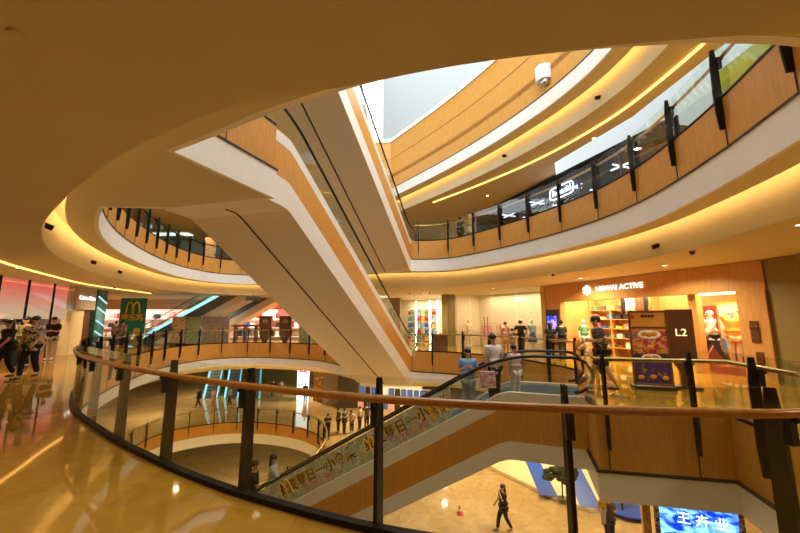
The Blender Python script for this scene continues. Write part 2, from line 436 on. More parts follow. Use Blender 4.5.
escalator('topmost escalator, cream underside, rising from the upper storey to the skylight level', PA + latA * .12, dA, latA, 2.6, 5.35, 10.7, .35, 10.0, SA - 10.35)
dC = Vector((-.935, .355)).normalized(); latC = Vector((.355, .935)).normalized(); PC = Vector((3.5, 7.0))
escC, hC = escalator('escalator with printed advertising glass running down across the middle of the picture', PC, dC, latC, 1.5, 0, -6, 1.5, 10.4, 1.2, clamp=-5.98, ext0=.15, ext1=1.0, upper=.26, wtop=-.04, depth=1.02, skirt_m=emis('soft_blue_skirt_light', (.5, .58, .6), .12))
BLUE = emis('blue_white_skirt_light', (.30, .75, .9), 1.1)
for i, (px, py) in enumerate(((-18.9, 25.2), (-17.4, 27.2))):
    escalator(('nearer' if i == 0 else 'farther') + ' of the two small escalators with blue lit skirts behind the left balustrade', (px, py), (1, 0), (0, 1), 1.4, 0, 5.35, .3, 9.3, .4, clamp=.02, group='far left escalators', glow=BLUE, full=False)
for i, py in enumerate((-20.5, -18.4, -16.2)):
    escalator(('leftmost', 'middle one', 'rightmost')[i] + ' of three ground storey escalators with blue lit skirts going up', (py + 1.0, 36.6), (-.35, .94), (.94, .35), 1.3, -6, 0, .3, 9.0, .4, clamp=-5.98, group='ground storey escalators', glow=BLUE, full=False)

# advertising film on escalator C glass
def onC(s, z):       # point on the outer glass face of escalator C relative to local handrail height
    p = PC + dC * s + latC * .03
    return (p.x, p.y, hC(s) + z)
slopeC = math.atan2(6, 10.4)
def filmM(s, z):
    x = Vector((-dC.x * math.cos(slopeC), -dC.y * math.cos(slopeC), math.sin(slopeC)))   # reads uphill to the right
    n = Vector((-latC.x, -latC.y, 0))
    return wallM(onC(s, z), x, n)
FILM = pattern('printed_film', [(.40, .50, .36), (.72, .76, .66), (.42, .55, .40), (.70, .62, .34), (.5, .6, .46)], 4, .3)
GOLDT = mat('gold_print', (.75, .45, .06), .5); PINKT = mat('pink_print', (.75, .25, .3), .5); REDT = mat('red_print', (.62, .03, .02), .4)
YEL = mat('yellow_print', (.95, .62, .03), .4); WHT = mat('white_print', (.85, .85, .82), .5)
BRN = mat('dark_brown_print', (.06, .025, .01), .6)
ad = empty('advertising_film', onC(6.2, .6), 0, 'printed green advertising film with fast food lettering along escalator glass', 'advertisement')
def adchild(o):
    o.matrix_basis = Matrix.Translation(-Vector(ad.location)) @ o.matrix_basis; o.parent = ad; return o
v = []; f = []; M = 30
for i in range(M + 1):
    s = 2.6 + 8.6 * i / M
    for o_ in (.022, .034):
        for z in (.28, .92):
            p = PC + dC * s + latC * o_; v.append((p.x, p.y, hC(s) + z))
for i in range(M):
    a = i * 4; b = a + 4; f += [(a, a + 1, b + 1, b), (a + 2, a + 3, b + 3, b + 2), (a, a + 2, b + 2, b), (a + 1, a + 3, b + 3, b + 1)]
adchild(meshobj('film', v, f, FILM))
def arches(s, z, size, m, name='arches_logo', back=None):
    Mx = filmM(s, z)
    if back: 
        b = MB(); b.box((0, 0, -.004), (size * 1.5, size * 1.5, .008)); o = b.build('logo_panel', back); o.matrix_basis = Mx; adchild(o)
    b = MB()
    for sx in (-1, 1):
        pts = []
        for i in range(13):
            t = i / 12; a = math.pi * t
            pts.append(((sx * .25 + .25 * math.cos(a)) * size, (-.45 + .95 * math.sin(a) ** .75) * size, .012))
        b.tube(pts, size * .07, 6)
    o = b.build(name, m); o.matrix_basis = Mx; adchild(o)
for s0, txt in ((9.9, 0), (7.6, 1), (5.0, 1), (3.3, 1)):
    pass
def adtext(s, z, txt, size, m, nm='lettering'):
    o = font(nm, txt, size, m, filmM(s, z) @ Matrix.Translation((0, 0, .006)), None, .004, bold=.004); adchild(o)
    return o
for s in (8.9, 5.9, 3.6):
    adtext(s, .64, '麦麦夏日一小食集', .30, BRN); adtext(s, .66, '麦麦夏日一小食集', .27, GOLDT)
    adtext(s - .2, .40, '免费畅玩 赢好礼', .15, PINKT)
arches(7.7, .62, .3, YEL, back=REDT)
arches(4.5, .62, .3, YEL, back=REDT)
for s in (10.4, 6.75, 2.9): arches(s, .64, .36, YEL)
m = MB(); m.box((0, 0, 0), (.8, .1, .01)); m.box((0, -.2, 0), (.8, .1, .01))
o = m.build('reflection_bars', WHT); o.matrix_basis = filmM(5.35, .55) @ Matrix.Rotation(-slopeC, 4, 'Z'); adchild(o)  # painted reflection: white bars on the glass, not part of the print

# ------------------------------------------------------------------ outer walls
def wall(name, a, b, z0, z1, m, th=.2, kind='structure'):
    a = Vector(a); b = Vector(b); d = b - a; c = (a + b) / 2
    o = MB().box((c.x, c.y, (z0 + z1) / 2), (d.length, th, z1 - z0), math.atan2(d.y, d.x)).build(name, m)
    return tag(o, kind=kind)
wall('wall_back', (-45, -9), (16, -9), -12, 10.7, GREYW)
wall('wall_right', (16, -9), (16, 46), -12, 5.3, GREYW)
wall('wall_left', (-45, -9), (-45, 46), -12, 10.7, GREYW)
wall('wall_front', (-45, 46), (16, 46), -12, 10.7, CREAM)
# clerestory above the atrium
wall('wall_clerestory', (-1.3, 26), (7.5, 24.5), 11.5, 26, PALE)
wall('wall_clerestory', (-14, 26), (-4.4, 26), 11.5, 26, PALE)
rf = MB().box((-24.6, 18, 24), (42, 56, .3)).build('ceiling_light_blocker', PALE); tag(rf, kind='structure')  # unseen slab added to keep skylight off the left side and landing
wn = empty('window_1', (-2.9, 26, 13)); tag(wn, kind='structure')
m = MB()
for x in (-1.5, -.55, .7, 1.55): m.box((x, 0, 5.5), (.1, .12, 12))
for z in (1.2, 3.6, 6.2, 9): m.box((0, 0, z), (3.1, .1, .1))
m.build('window_frame', WHITE, wn); MB().box((0, .05, 5.5), (3.0, .02, 12)).build('window_pane', WGLASS, wn)

# ------------------------------------------------------------------ shops, middle storey right
T0 = Vector((6.9, 19.0)); TU = Vector((3.4, -9.3)).normalized(); TN = Vector((-TU.y, TU.x)) * 1.0   # TN points into the shop
if TN.x < 0: TN = -TN
def t_px(px, P=T0, U=TU):
    q = (px - 400) / 355.0 * .989
    return (q * P.y - P.x) / (U.x - q * U.y)
def sp(t, n, z): p = T0 + TU * t + TN * n; return (p.x, p.y, z)
angT = math.atan2(TU.y, TU.x)
FACEN = (-TN.x, -TN.y, 0)
t545, t560, t755, t772 = t_px(546), t_px(561), t_px(741), t_px(771)
def tbox(mb, t0, t1, n0, n1, z0, z1, mi=0):
    c = sp((t0 + t1) / 2, (n0 + n1) / 2, (z0 + z1) / 2); return mb.box(c, (abs(t1 - t0), abs(n1 - n0), abs(z1 - z0)), angT, mi)
SW = wood('shop_wood', (.64, .34, .11), .35)
front = empty('shop_facade', sp(5, 0, 0), 0, 'orange wood shop front with white lettering NEIWAI ACTIVE', 'shop facade')
def fr(o): 
    o.matrix_basis = Matrix.Translation(-Vector(front.location)) @ o.matrix_basis; o.parent = front; return o
fr(tbox(MB(), t545, t772, -.05, .3, 2.55, 3.39).build('header', SW))
fr(tbox(MB(), t545, t560, 0, .3, 0, 2.55).build('pilaster', SW))
fr(tbox(MB(), t755, t772, -.1, .4, 0, 2.55).build('pilaster', SW))
tmid = t_px(688)
fr(tbox(MB(), tmid - .12, tmid + .12, .3, .6, 0, 2.55).build('inner_column', SW))
LIT = emis('lit_letters', (1, .9, .75), 1.4)
tl = t_px(629)
o = font('lettering', 'NEIWAI ACTIVE', .29, LIT, wallM(sp(t_px(622), -.08, 2.99), (TU.x, TU.y, 0), FACEN), None, .012, bold=.003)
fr(o)
m = MB()
for a in range(6):
    w = a * math.pi / 3 + math.pi / 6; m.box((.15 * math.cos(w), .15 * math.sin(w), 0), (.13, .13, .02), w)
m.box((0, 0, 0), (.12, .12, .02)); o = m.build('emblem', LIT); o.matrix_basis = wallM(sp(t_px(590.5), -.09, 2.98), (TU.x, TU.y, 0), FACEN); fr(o)
o = tbox(MB(), t_px(700), t_px(741), .05, .35, 2.5, 2.54).build('strip_light', emis('warm_white_lamp', (1, .75, .42), 6)); fr(o)
# plaques on right pilaster
pl = tbox(MB(), t_px(751.5), t_px(764.5) - .1, -.13, -.1, 1.08, 1.68).build('wall_plaque', DARKW); tag(pl, 'dark brown notice plaque on the wood pilaster right of the shop', 'plaque', )
o = font('lettering', '内外', .11, BRASS, wallM(sp(t_px(758) - .05, -.15, 1.5), (TU.x, TU.y, 0), FACEN)); o.parent = pl
pl = tbox(MB(), t_px(753.5), t_px(765) - .1, -.13, -.1, .3, .82).build('wall_plaque', DARKW); tag(pl, 'lower dark notice plaque near the pilaster foot, under the other one', 'plaque')
# interior shell
tag(tbox(MB(), t545 + .06, t755, 3.2, 3.3, 0, 3.38).build('wall_shop_back', SW), kind='structure')
tag(tbox(MB(), t545 + .06, t545 + .14, .3, 3.2, 0, 3.38).build('wall_shop_side', SW), kind='structure')
tag(tbox(MB(), t755 + .6, t755 + .7, .42, 3.2, 0, 3.38).build('wall_shop_side', SW), kind='structure')
# window display: backdrop panel + framed poster
MAROON = mat('maroon_panel', (.30, .045, .035), .5)
def tn(px, n): return t_px(px, T0 + TN * n)
td0, td1 = tn(695, 1.6), tn(735, 1.6)
bd = tbox(MB(), td0, td1 + .1, 1.6, 1.65, 0, 2.2).build('display_backdrop', MAROON); tag(bd, 'maroon display backdrop with slanted lines behind the running mannequin', 'backdrop')
m = MB()
o = font('lettering', '稳在内心', .2, WHT, wallM(sp(tn(704, 1.6), 1.57, 1.72), (TU.x, TU.y, 0), FACEN), None, .005); o.parent = bd
for a, b in (((.1, .2), (1.2, 2.0)), ((.3, 1.1), (1.6, .4))):
    m.tube([sp(td0 + a[0], 1.59, a[1]), sp(td0 + b[0], 1.59, b[1])], .012, 5)
m.build('white_line', WHT, bd)
po = tbox(MB(), tn(718.5, 1.4), tn(743, 1.4), 1.35, 1.42, .62, 2.3).build('framed_poster', SW); tag(po, 'wood framed pink and blue poster behind the stretching mannequin', 'poster')
PK = mat('pale_pink_print', (.85, .6, .5), .6); BL = mat('light_blue_print', (.12, .42, .75), .6)
tbox(MB(), tn(719.8, 1.35), tn(741.5, 1.35), 1.33, 1.35, 1.1, 2.2).build('print', PK, po)
tbox(MB(), tn(719.8, 1.35), tn(741.5, 1.35), 1.33, 1.35, .72, 1.1).build('print', BL, po)
fl = tbox(MB(), tmid + .15, t755 + .5, .7, 2.6, .0, .25).build('display_plinth', mat('maroon_carpet', (.36, .08, .05), .8)); tag(fl, 'low maroon display plinth in the shop window', 'plinth')
# shelves with goods on the back wall
GOODS = [mat('fabric_%s' % n, c, .85) for n, c in (('white', (.8, .78, .72)), ('black', (.02, .02, .025)), ('rose', (.6, .3, .25)), ('blue', (.05, .15, .55)), ('yellow', (.8, .55, .05)), ('brown', (.25, .1, .05)), ('pink', (.8, .4, .42)), ('sky', (.35, .55, .75)), ('green', (.1, .3, .18)), ('cream', (.75, .65, .45)))]
unit = empty('shelf_unit', sp(2.6, 2.9, 0), 0, 'wall shelves of folded clothing inside the orange wood shop', 'shelving')
def un(o): o.location = -Vector(unit.location); o.parent = unit; return o
tA, tB = max(tn(584, 2.8), t545 + .2), tn(612, 2.8)
tD = tn(654, 2.8)
NS = T0 + TN * 4.5
for z in (.4, .85, 1.3, 1.75, 2.2): un(tbox(MB(), tA, tD, 2.7, 3.15, z - .03, z).build('shelf', SW))
for t_ in (tA, tB, tD): un(tbox(MB(), t_ - .03, t_ + .03, 2.7, 3.15, 0, 2.9).build('upright', SW))
def garment(p, w, hgt, m, label, ang, group, name='folded_garment'):
    b = MB(); b.box((0, 0, hgt / 2), (w, .25, hgt)); b.box((0, -.02, hgt * .9), (w * .6, .22, hgt * .25))
    o = b.build(name, m); o.location = p; o.rotation_euler = (0, 0, ang); tag(o, label, 'clothing', group); return o
for z in (.4, .85, 1.3, 1.75, 2.2):
    t_ = tA + .25
    while t_ < tD - .2:
        garment(sp(t_, 2.9, z), .26, random.choice((.12, .2, .26)), random.choice(GOODS), 'folded clothes piled on the lit wood shelves of the orange shop', angT, 'folded clothes on the shop shelves')
        t_ += .42
def leggings(t_, n, z, m, lab):
    b = MB()
    for sx in (-.05, .05):
        c = [(sx, 0, 0), (sx * 1.1 + .03, 0, -.28), (sx, 0, -.55), (sx * .8, 0, -.78)]
        b.tube([Vector(q) for q in c], [.06, .055, .04, .03], 8)
    b.box((0, 0, .02), (.2, .1, .08)); o = b.build('leggings', m, None, True); o.location = sp(t_, n, z); o.rotation_euler = (0, 0, angT)
    return tag(o, lab, 'clothing', 'leggings hanging in the orange shop')
NS2 = T0 + TN * 2.4
for i, px in enumerate((624, 629, 634, 639, 643, 647)):
    leggings(t_px(px, NS2), 2.4, 2.75, GOODS[(1, 0, 0, 5, 5, 1)[i]], 'leggings hanging in a row high above the shelves of the orange shop')
# mannequins are built with the people below

# glass of the orange shop window
sg = tbox(MB(), tmid, t755, .12, .14, 0, 2.55).build('window_2', SGLASS); tag(sg, kind='structure')
# vertical screen left of the shop on the pilaster
sc = tbox(MB(), t545 + .12, t560 - .1, -.1, 0, .55, 2.2).build('advert_screen', BLACK); tag(sc, 'vertical black screen glowing blue and violet on the left pilaster', 'screen')
SCR = pattern('screen_print', [(.1, .1, .8)], 3)
m, t, out = nt('blue_screen_picture'); e = t.nodes.new('ShaderNodeEmission'); n = t.nodes.new('ShaderNodeTexNoise'); n.inputs['Scale'].default_value = 3
t.links.new(coords(t, (1, 1, 1)), n.inputs[0]); t.links.new(ramp(t, n.outputs['Fac'], (.02, .03, .5), (.6, .4, 1), .4, .65), e.inputs[0]); e.inputs[1].default_value = 1.6
t.links.new(e.outputs[0], out.inputs[0]); BSCR = m
tbox(MB(), t545 + .2, t560 - .18, -.12, -.1, .95, 1.9).build('picture', BSCR, sc)
# olive wall right of the shop
E1 = Vector(sp(t772, 0, 0)[:2])
wall('wall_olive', (E1.x + .1, E1.y), (E1.x + 1.2, 3.0), 0, 3.39, OLIVE)
wall('wall_olive', (E1.x + 1.2, 3.0), (E1.x + 1.2, -9), 0, 3.39, OLIVE)

# ------------------------------------------------------------------ cream shops (middle storey, centre)
CRW = mat('bright_shop_wall', (.86, .76, .56), .6, var=.03)
M2a = Vector((3.35, 23.6)); M2b = Vector((7.28, 17.98))
U2 = (M2b - M2a).normalized(); N2 = Vector((-U2.y, U2.x)); 
def s2(t, n, z): p = M2a + U2 * t + N2 * n; return (p.x, p.y, z)
a2 = math.atan2(U2.y, U2.x); LL2 = (M2b - M2a).length
def b2(mb, t0, t1, n0, n1, z0, z1): return mb.box(s2((t0 + t1) / 2, (n0 + n1) / 2, (z0 + z1) / 2), (abs(t1 - t0), abs(n1 - n0), abs(z1 - z0)), a2)
tag(b2(MB(), 0, LL2 + .1, 2.6, 2.7, 0, 3.38).build('wall_cream_shop', CRW), kind='structure')
tag(b2(MB(), -.0, .1, .42, 2.6, 0, 3.38).build('wall_cream_shop_side', CRW), kind='structure')
tag(b2(MB(), LL2 - .05, LL2 + .05, .12, 2.6, 0, 3.38).build('wall_cream_shop_side', CRW), kind='structure')
tag(b2(MB(), -.55, .0, -.3, .4, 0, 3.39).build('wall_column', OLIVE), kind='structure')
tag(b2(MB(), LL2 - .12, LL2 + .12, -.12, .1, 0, 3.39).build('trim_20', mat('gold_trim', (.6, .45, .12), .35, .7)), kind='structure')
for i in range(4):
    a, b = i * LL2 / 4 + .1, (i + 1) * LL2 / 4
    tag(b2(MB(), a, b - .02, 0, .02, 0, 3.38).build('window_%d' % (3 + i), SGLASS), kind='structure')
sgn = font('shop_sign', 'NEIWAI', .30, LIT, wallM(s2(LL2 * .52, 2.5, 2.95), (U2.x, U2.y, 0), (-N2.x, -N2.y, 0)), None, .01)
tag(sgn, 'small white lit sign NEIWAI over the bright cream shop interior', 'sign')
# glass doors with tall pulls
for t_ in (2.9, 3.15): 
    o = MB().tube([s2(t_, -.05, .8), s2(t_, -.05, 1.9)], .018, 6).build('door_pull', STEEL); tag(o, 'tall dark pull handle on the glass door of the cream shop', 'door handle', 'pulls on the cream shop door')
GI = 0
def hung(p, m, ang, lab, grp):
    b = MB(); v = [(-.2, 0, 0), (.2, 0, 0), (.24, 0, -.95), (-.24, 0, -.95)]
    v = [(x, y + d, z) for d in (-.04, .04) for x, y, z in v]
    b.add(v, [(0, 1, 2, 3), (4, 5, 6, 7), (0, 1, 5, 4), (1, 2, 6, 5), (2, 3, 7, 6), (3, 0, 4, 7)])
    b.tube([(0, 0, 0), (0, 0, .1)], .01, 5)
    o = b.build('hanging_garment', m); o.location = p; o.rotation_euler = (0, 0, ang); return tag(o, lab, 'clothing', grp)
for rk, (t0_, t1_) in enumerate(((.9, 2.6), (3.4, 5.4))):
    rack = empty('clothes_rack', s2((t0_ + t1_) / 2, 1.9, 0), 0, ('left' if rk == 0 else 'right') + ' clothes rail of pale garments inside the cream shop', 'clothes rack', 'clothes rails in the cream shop')
    m = MB().tube([s2(t0_, 1.9, 0), s2(t0_, 1.9, 1.5), s2(t1_, 1.9, 1.5), s2(t1_, 1.9, 0)], .02, 6)
    o = m.build('rail_frame', BRASS, rack); o.location = -Vector(rack.location)
    t_ = t0_ + .2
    while t_ < t1_ - .1:
        hung(s2(t_, 1.9, 1.39), random.choice([GOODS[0], GOODS[6], GOODS[6], GOODS[9], GOODS[7], GOODS[5]]), a2 + R(random.uniform(-25, 25)), 'garment hanging on the %s rail in the cream shop' % ('left' if rk == 0 else 'right'), 'garments on the %s rail' % ('left' if rk == 0 else 'right'))
        t_ += .27
# shop further left (bright, vertical light tubes and shelves)
M1a = Vector((-1.3, 28.6)); M1b = Vector((3.0, 24.0)); U1 = (M1b - M1a).normalized(); N1 = Vector((-U1.y, U1.x)); L1_ = (M1b - M1a).length; a1 = math.atan2(U1.y, U1.x)
def s1(t, n, z): p = M1a + U1 * t + N1 * n; return (p.x, p.y, z)
def b1(mb, t0, t1, n0, n1, z0, z1): return mb.box(s1((t0 + t1) / 2, (n0 + n1) / 2, (z0 + z1) / 2), (abs(t1 - t0), abs(n1 - n0), abs(z1 - z0)), a1)
tag(b1(MB(), -6, L1_, 3.2, 3.3, 0, 3.38).build('wall_far_shop', CRW), kind='structure')
tag(b1(MB(), -6, L1_ * .3, 0, .15, 0, 3.38).build('wall_far_pier', OLIVE), kind='structure')
tag(b1(MB(), L1_ * .3, L1_, 0, .02, 0, 3.38).build('window_8', SGLASS), kind='structure')
TUBE = emis('white_tube_lamp', (1, .95, .82), 7)
for i, f_ in enumerate((.48, .70, .82, .97)):
    o = MB().tube([s1(L1_ * f_, .6, .1), s1(L1_ * f_, .6, 3.1)], .05, 8).build('tube_light', TUBE); tag(o, 'vertical white light tube in the shop left of the olive column', 'light tube', 'vertical light tubes')
for i in range(4):
    su = empty('display_shelf', s1(L1_ * (.03 + .13 * i), 2.9, 0), a1, 'narrow shelf of colourful goods between the light tubes', 'shelving', 'shelves between the light tubes')
    m = MB()
    for z in (.1, .6, 1.1, 1.6, 2.1, 2.6): m.box((0, 0, z), (.5, .35, .03))
    m.box((0, .17, 1.4), (.5, .02, 2.7)); m.build('shelf_frame', WHITE, su)
    for z in (.1, .6, 1.1, 1.6, 2.1):
        for x in (-.13, .13):
            g = MB().box((0, 0, .15), (.2, .2, .3)).build('boxed_product', random.choice([GOODS[3], GOODS[4], REDT, GOODS[7], GOODS[0], GOODS[8]]))
            p = Vector(su.location) + Matrix.Rotation(a1, 3, 'Z') @ Vector((x, -.02, z + .015)); g.location = p; g.rotation_euler = (0, 0, a1)
            tag(g, 'boxed product standing on a lit shelf left of the olive column', 'box', 'boxed products between the light tubes')
# framed poster on the far pier and a planter box
pp = b1(MB(), .7, 1.35, -.06, 0, 1.1, 2.6).build('framed_poster', STEEL); tag(pp, 'dark framed blue poster on the pier behind the escalator foot', 'poster')
b1(MB(), .77, 1.28, -.08, -.06, 1.18, 2.52).build('print', pattern('poster_blue', [(.03, .05, .1), (.1, .15, .25), (.45, .4, .35)], 3), pp)
pb = MB().box((2.05, 18.6, .5), (.7, .6, 1.0)).build('planter_box', DARKW); tag(pb, 'square brown wooden box behind the balustrade near the escalator foot', 'box')

# ------------------------------------------------------------------ far left: shops
FW = mat('far_shop_wall', (.85, .68, .62), .6)
wall('wall_far_left', (-34, 33.5), (-1.0, 33.5), 0, 3.39, FW)
HDR = mat('header_cream', (.7, .55, .42), .5)
hd = MB().box((-18.5, 29.6, 2.98), (31, .3, .8)).build('shop_header', HDR); tag(hd, 'long cream header above the far left shop fronts', 'header')
LS = emis('pinkish_shop_lamp', (1, .72, .58), 9)
for i, (x, w) in enumerate(((-28, 3), (-22.5, 3), (-10.5, 6), (-5, 3))):
    o = MB().box((x, 30.4, 3.3), (w, .5, .05)).build('shop_lamp', LS); tag(o, 'glowing lamp panel above the far left shop interior', 'lamp', 'far left shop lamps')
def textile_wall(x0, x1, y, n, lab, grp, z0=0, rows=3):
    for i in range(n):
        x = x0 + (x1 - x0) * (i + .5) / n
        for r_ in range(rows):
            if random.random() < .15: continue
            w = random.uniform(.3, .55); hh = random.uniform(.3, .6)
            b = MB().box((0, 0, hh / 2), (w, .25, hh)); b.box((0, 0, hh), (w * .5, .2, .08))
            o = b.build('shop_display_item', random.choice([GOODS[0], GOODS[0], GOODS[1], GOODS[2], GOODS[6], REDT, GOODS[3], GOODS[9]])); o.location = (x, y, z0 + .25 + r_ * .8)
            tag(o, lab, 'merchandise', grp)
        
for r_ in range(3):
    o = MB().box((-10.8, 32.9, .22 + .8 * r_), (9.6, .6, .05)).build('shop_shelf', WHITE); tag(o, ('lowest', 'middle', 'top')[r_] + ' long white display shelf in the far left shop', 'shelf', 'far left shop shelves')
    o = MB().box((-24, 32.9, .22 + .8 * r_), (12, .6, .05)).build('shop_shelf', WHITE); tag(o, ('lowest', 'middle', 'top')[r_] + ' white display shelf in the shop behind the green banner', 'shelf', 'far left shop shelves')
textile_wall(-15.5, -6.3, 32.9, 16, 'item on the bright display shelves of the far left shop', 'far left shop merchandise')
textile_wall(-29.5, -18.5, 32.9, 16, 'item on the shelves of the shop behind the green banner', 'merchandise behind the banner')
o = MB().box((-6.3, 29.9, 2.1), (2.0, .08, 1.2)).build('lit_poster', emis('white_poster_light', (.95, .9, 1), 2.2)); tag(o, 'bright white lit poster at the right end of the far shop', 'lit poster')
MB().ball((-6.0, 29.84, 2.1), (.45, .02, .3)).build('print', BLACK, o, True)
o = MB().box((-9.6, 29.9, 2.35), (1.2, .08, .7)).build('lit_poster', emis('red_poster_light', (1, .12, .08), 1.6)); tag(o, 'small red lit poster above the far shop counter', 'lit poster')
m = MB(); m.lathe([(.0, .0), (.3, .0), (.3, .08), (0, .08)], n=20); o = m.build('round_sign', emis('red_round_sign', (1, .06, .08), 3)); o.rotation_euler = (R(90), 0, 0); o.location = (-10.6, 29.3, 2.93); tag(o, 'round red lit sign on the far shop header', 'sign')

# pink lit shop on the left
Pa = Vector((-14.2, 10.0)); Pb = Vector((-16.4, 18.0)); UP = (Pb - Pa).normalized(); NP = Vector((UP.y * -1, UP.x)); LP = (Pb - Pa).length; aP = math.atan2(UP.y, UP.x)
def s3(t, n, z): p = Pa + UP * t + NP * n; return (p.x, p.y, z)
def b3_(mb, t0, t1, n0, n1, z0, z1): return mb.box(s3((t0 + t1) / 2, (n0 + n1) / 2, (z0 + z1) / 2), (abs(t1 - t0), abs(n1 - n0), abs(z1 - z0)), aP)
m, t, out = nt('pink_backlit_film'); e = t.nodes.new('ShaderNodeEmission')
tc = t.nodes.new('ShaderNodeTexCoord'); sx = t.nodes.new('ShaderNodeSeparateXYZ'); t.links.new(tc.outputs['Object'], sx.inputs[0])
dv = t.nodes.new('ShaderNodeMath'); dv.operation = 'MULTIPLY'; dv.inputs[1].default_value = .3; t.links.new(sx.outputs[2], dv.inputs[0])
t.links.new(ramp(t, dv.outputs[0], (.75, .50, .33), (.9, .17, .13), .62, .92), e.inputs[0]); e.inputs[1].default_value = .6; t.links.new(e.outputs[0], out.inputs[0]); PINKF = m
ps = b3_(MB(), 3.6, LP - .1, .3, .34, 1.75, 3.36).build('shop_window_film', PINKF); tag(ps, 'large pink backlit film across the left shop window', 'window film')
tag(b3_(MB(), -6, LP, 4.0, 4.1, 0, 3.38).build('wall_pink_shop', CRW), kind='structure')
tag(b3_(MB(), -6, 3.4, .2, .3, 0, 3.38).build('wall_left_front', CRW), kind='structure')
fm = b3_(MB(), 3.4, 3.5, -.05, .1, 0, 3.38); 
for tt in (5.0, 6.6): b3_(fm, tt, tt + .05, -.02, .05, 0, 3.38)
tag(fm.build('trim_21', STEEL), kind='structure')
tag(b3_(MB(), 3.5, LP, 0, .02, 0, 3.38).build('window_9', SGLASS), kind='structure')
sb = b3_(MB(), LP, LP + 1.75, -.05, .3, 2.25, 3.38).build('sign_block', mat('sign_grey', (.42, .33, .25), .5)); tag(sb, 'grey sign block with white lettering at the end of the pink shop', 'sign')
o = font('lettering', 'Calvin Klein', .30, LIT, wallM(s3(LP + .9, -.07, 2.85), (UP.x, UP.y, 0), (-NP.x, -NP.y, 0)), sb, .01)
pc = b3_(MB(), LP + .0, LP + 1.1, .1, .5, 0, 2.25).build('wall_beige', mat('beige_panel', (.75, .6, .35), .5)); tag(pc, kind='structure')
tw = b3_(MB(), LP + 1.1, LP + 1.7, .1, .6, 0, 2.25).build('door_surround', DARKW); tag(tw, 'dark door surround between the beige panel and the teal pillar', 'door frame')
GP = mat('teal_reflective_glass', (.06, .18, .19), .12, var=.5, scale=(.5, .5, .5))
gpo = b3_(MB(), LP + 1.8, LP + 2.8, -.1, .7, 0, 3.39).build('glass_clad_column', GP); m = MB()
for z in (.5, 1.1, 1.7, 2.4, 3.0): m.tube([s3(LP + 1.84, -.13, z), s3(LP + 2.76, -.13, z - .35)], .04, 5)
m.build('light_band', emis('pale_cyan_band', (.5, .85, .9), .8), gpo)
tag(gpo, 'teal glass clad column beyond the black shirted man', 'column')
# hanging garments in the pink shop window
for i in range(8):
    hung(s3(3.8 + i * .5, 1.2, 1.5), random.choice([GOODS[0], GOODS[9], GOODS[0], GOODS[6]]), aP, 'pale garment hanging under the pink window film', 'garments in the pink shop window')
rk = empty('clothes_rack', s3(4.5, 1.2, 0), 0, 'long low clothes rail in the pink shop window', 'clothes rack')
o = MB().tube([s3(3.6, 1.2, 0), s3(3.6, 1.2, 1.6), s3(7.2, 1.2, 1.6), s3(7.2, 1.2, 0)], .02, 6).build('rail_frame', CHROME, rk); o.location = -Vector(rk.location)

# green hanging banner
TEAL = mat('teal_banner', (.02, .27, .25), .6)
bn = empty('hanging_banner', (-17.9, 26.0, 0), 0, 'teal hanging banner with yellow arches over the left escalators', 'banner')
MB().box((0, -2.0, 1.62), (1.75, .03, 3.1)).build('cloth', TEAL, bn)
m = MB()
for sx in (-1, 1):
    m.tube([((sx * .22 + .22 * math.cos(math.pi * i / 12)), -2.03, 2.15 + .75 * math.sin(math.pi * i / 12) ** .75) for i in range(13)], .05, 6)
m.build('arches_logo', YEL, bn)
font('lettering', '麦乐鸡', .5, YEL, Matrix.Translation((0, -2.03, 1.85)) @ Matrix.Rotation(R(90), 4, 'X'), bn, .01, bold=.01)
m = MB(); m.ball((-.45, -2.03, .95), (.2, .02, .32)); m.ball((-.45, -2.03, .4), (.26, .02, .3)); m.build('print', PINKT, bn, True)
m = MB(); m.ball((.4, -2.03, .9), (.25, .02, .3)); m.ball((.4, -2.03, .4), (.16, .02, .4)); m.build('print', GOLDT, bn, True)

# standing boards and counters behind the left balustrade
def board(name, x, y, w, hgt, m, label, group=None, z=0):
    rt = empty(name, (x, y, z), 0, label, 'display board', group)
    MB().box((0, 0, hgt / 2 + .1), (w, .06, hgt - .1)).build('panel', m, rt); MB().box((0, 0, .05), (w * .9, .4, .1)).build('base', BLACK, rt)
    return rt
BP = [pattern('board_print_a', [(.5, .2, .1), (.6, .4, .2), (.2, .12, .3)], 3), pattern('board_print_b', [(.2, .25, .1), (.3, .32, .15), (.12, .2, .15)], 3),
      pattern('board_print_c', [(.35, .28, .18), (.3, .2, .14), (.45, .38, .3)], 3), pattern('board_print_d', [(.35, .3, .08), (.5, .4, .1), (.2, .25, .12)], 3)]
for i, (x, k_) in enumerate(((-15.3, 0), (-14.3, 1), (-13.2, 2), (-12.3, 2))):
    board('display_board', x, 24.9, .95, 1.9, BP[k_], ('purple and red', 'green', 'brown figured', 'pale brown')[i] + ' printed board behind the left balustrade', 'boards behind the left balustrade')
for i, (x, k_) in enumerate(((-6.5, 1), (-5.65, 3), (-4.6, 3))):
    board('display_board', x, 24.7, .8, 1.9, BP[k_], ('green', 'yellow', 'tall yellow')[i] + ' display board right of the two brown pointed pillars', 'boards right of the pillars')
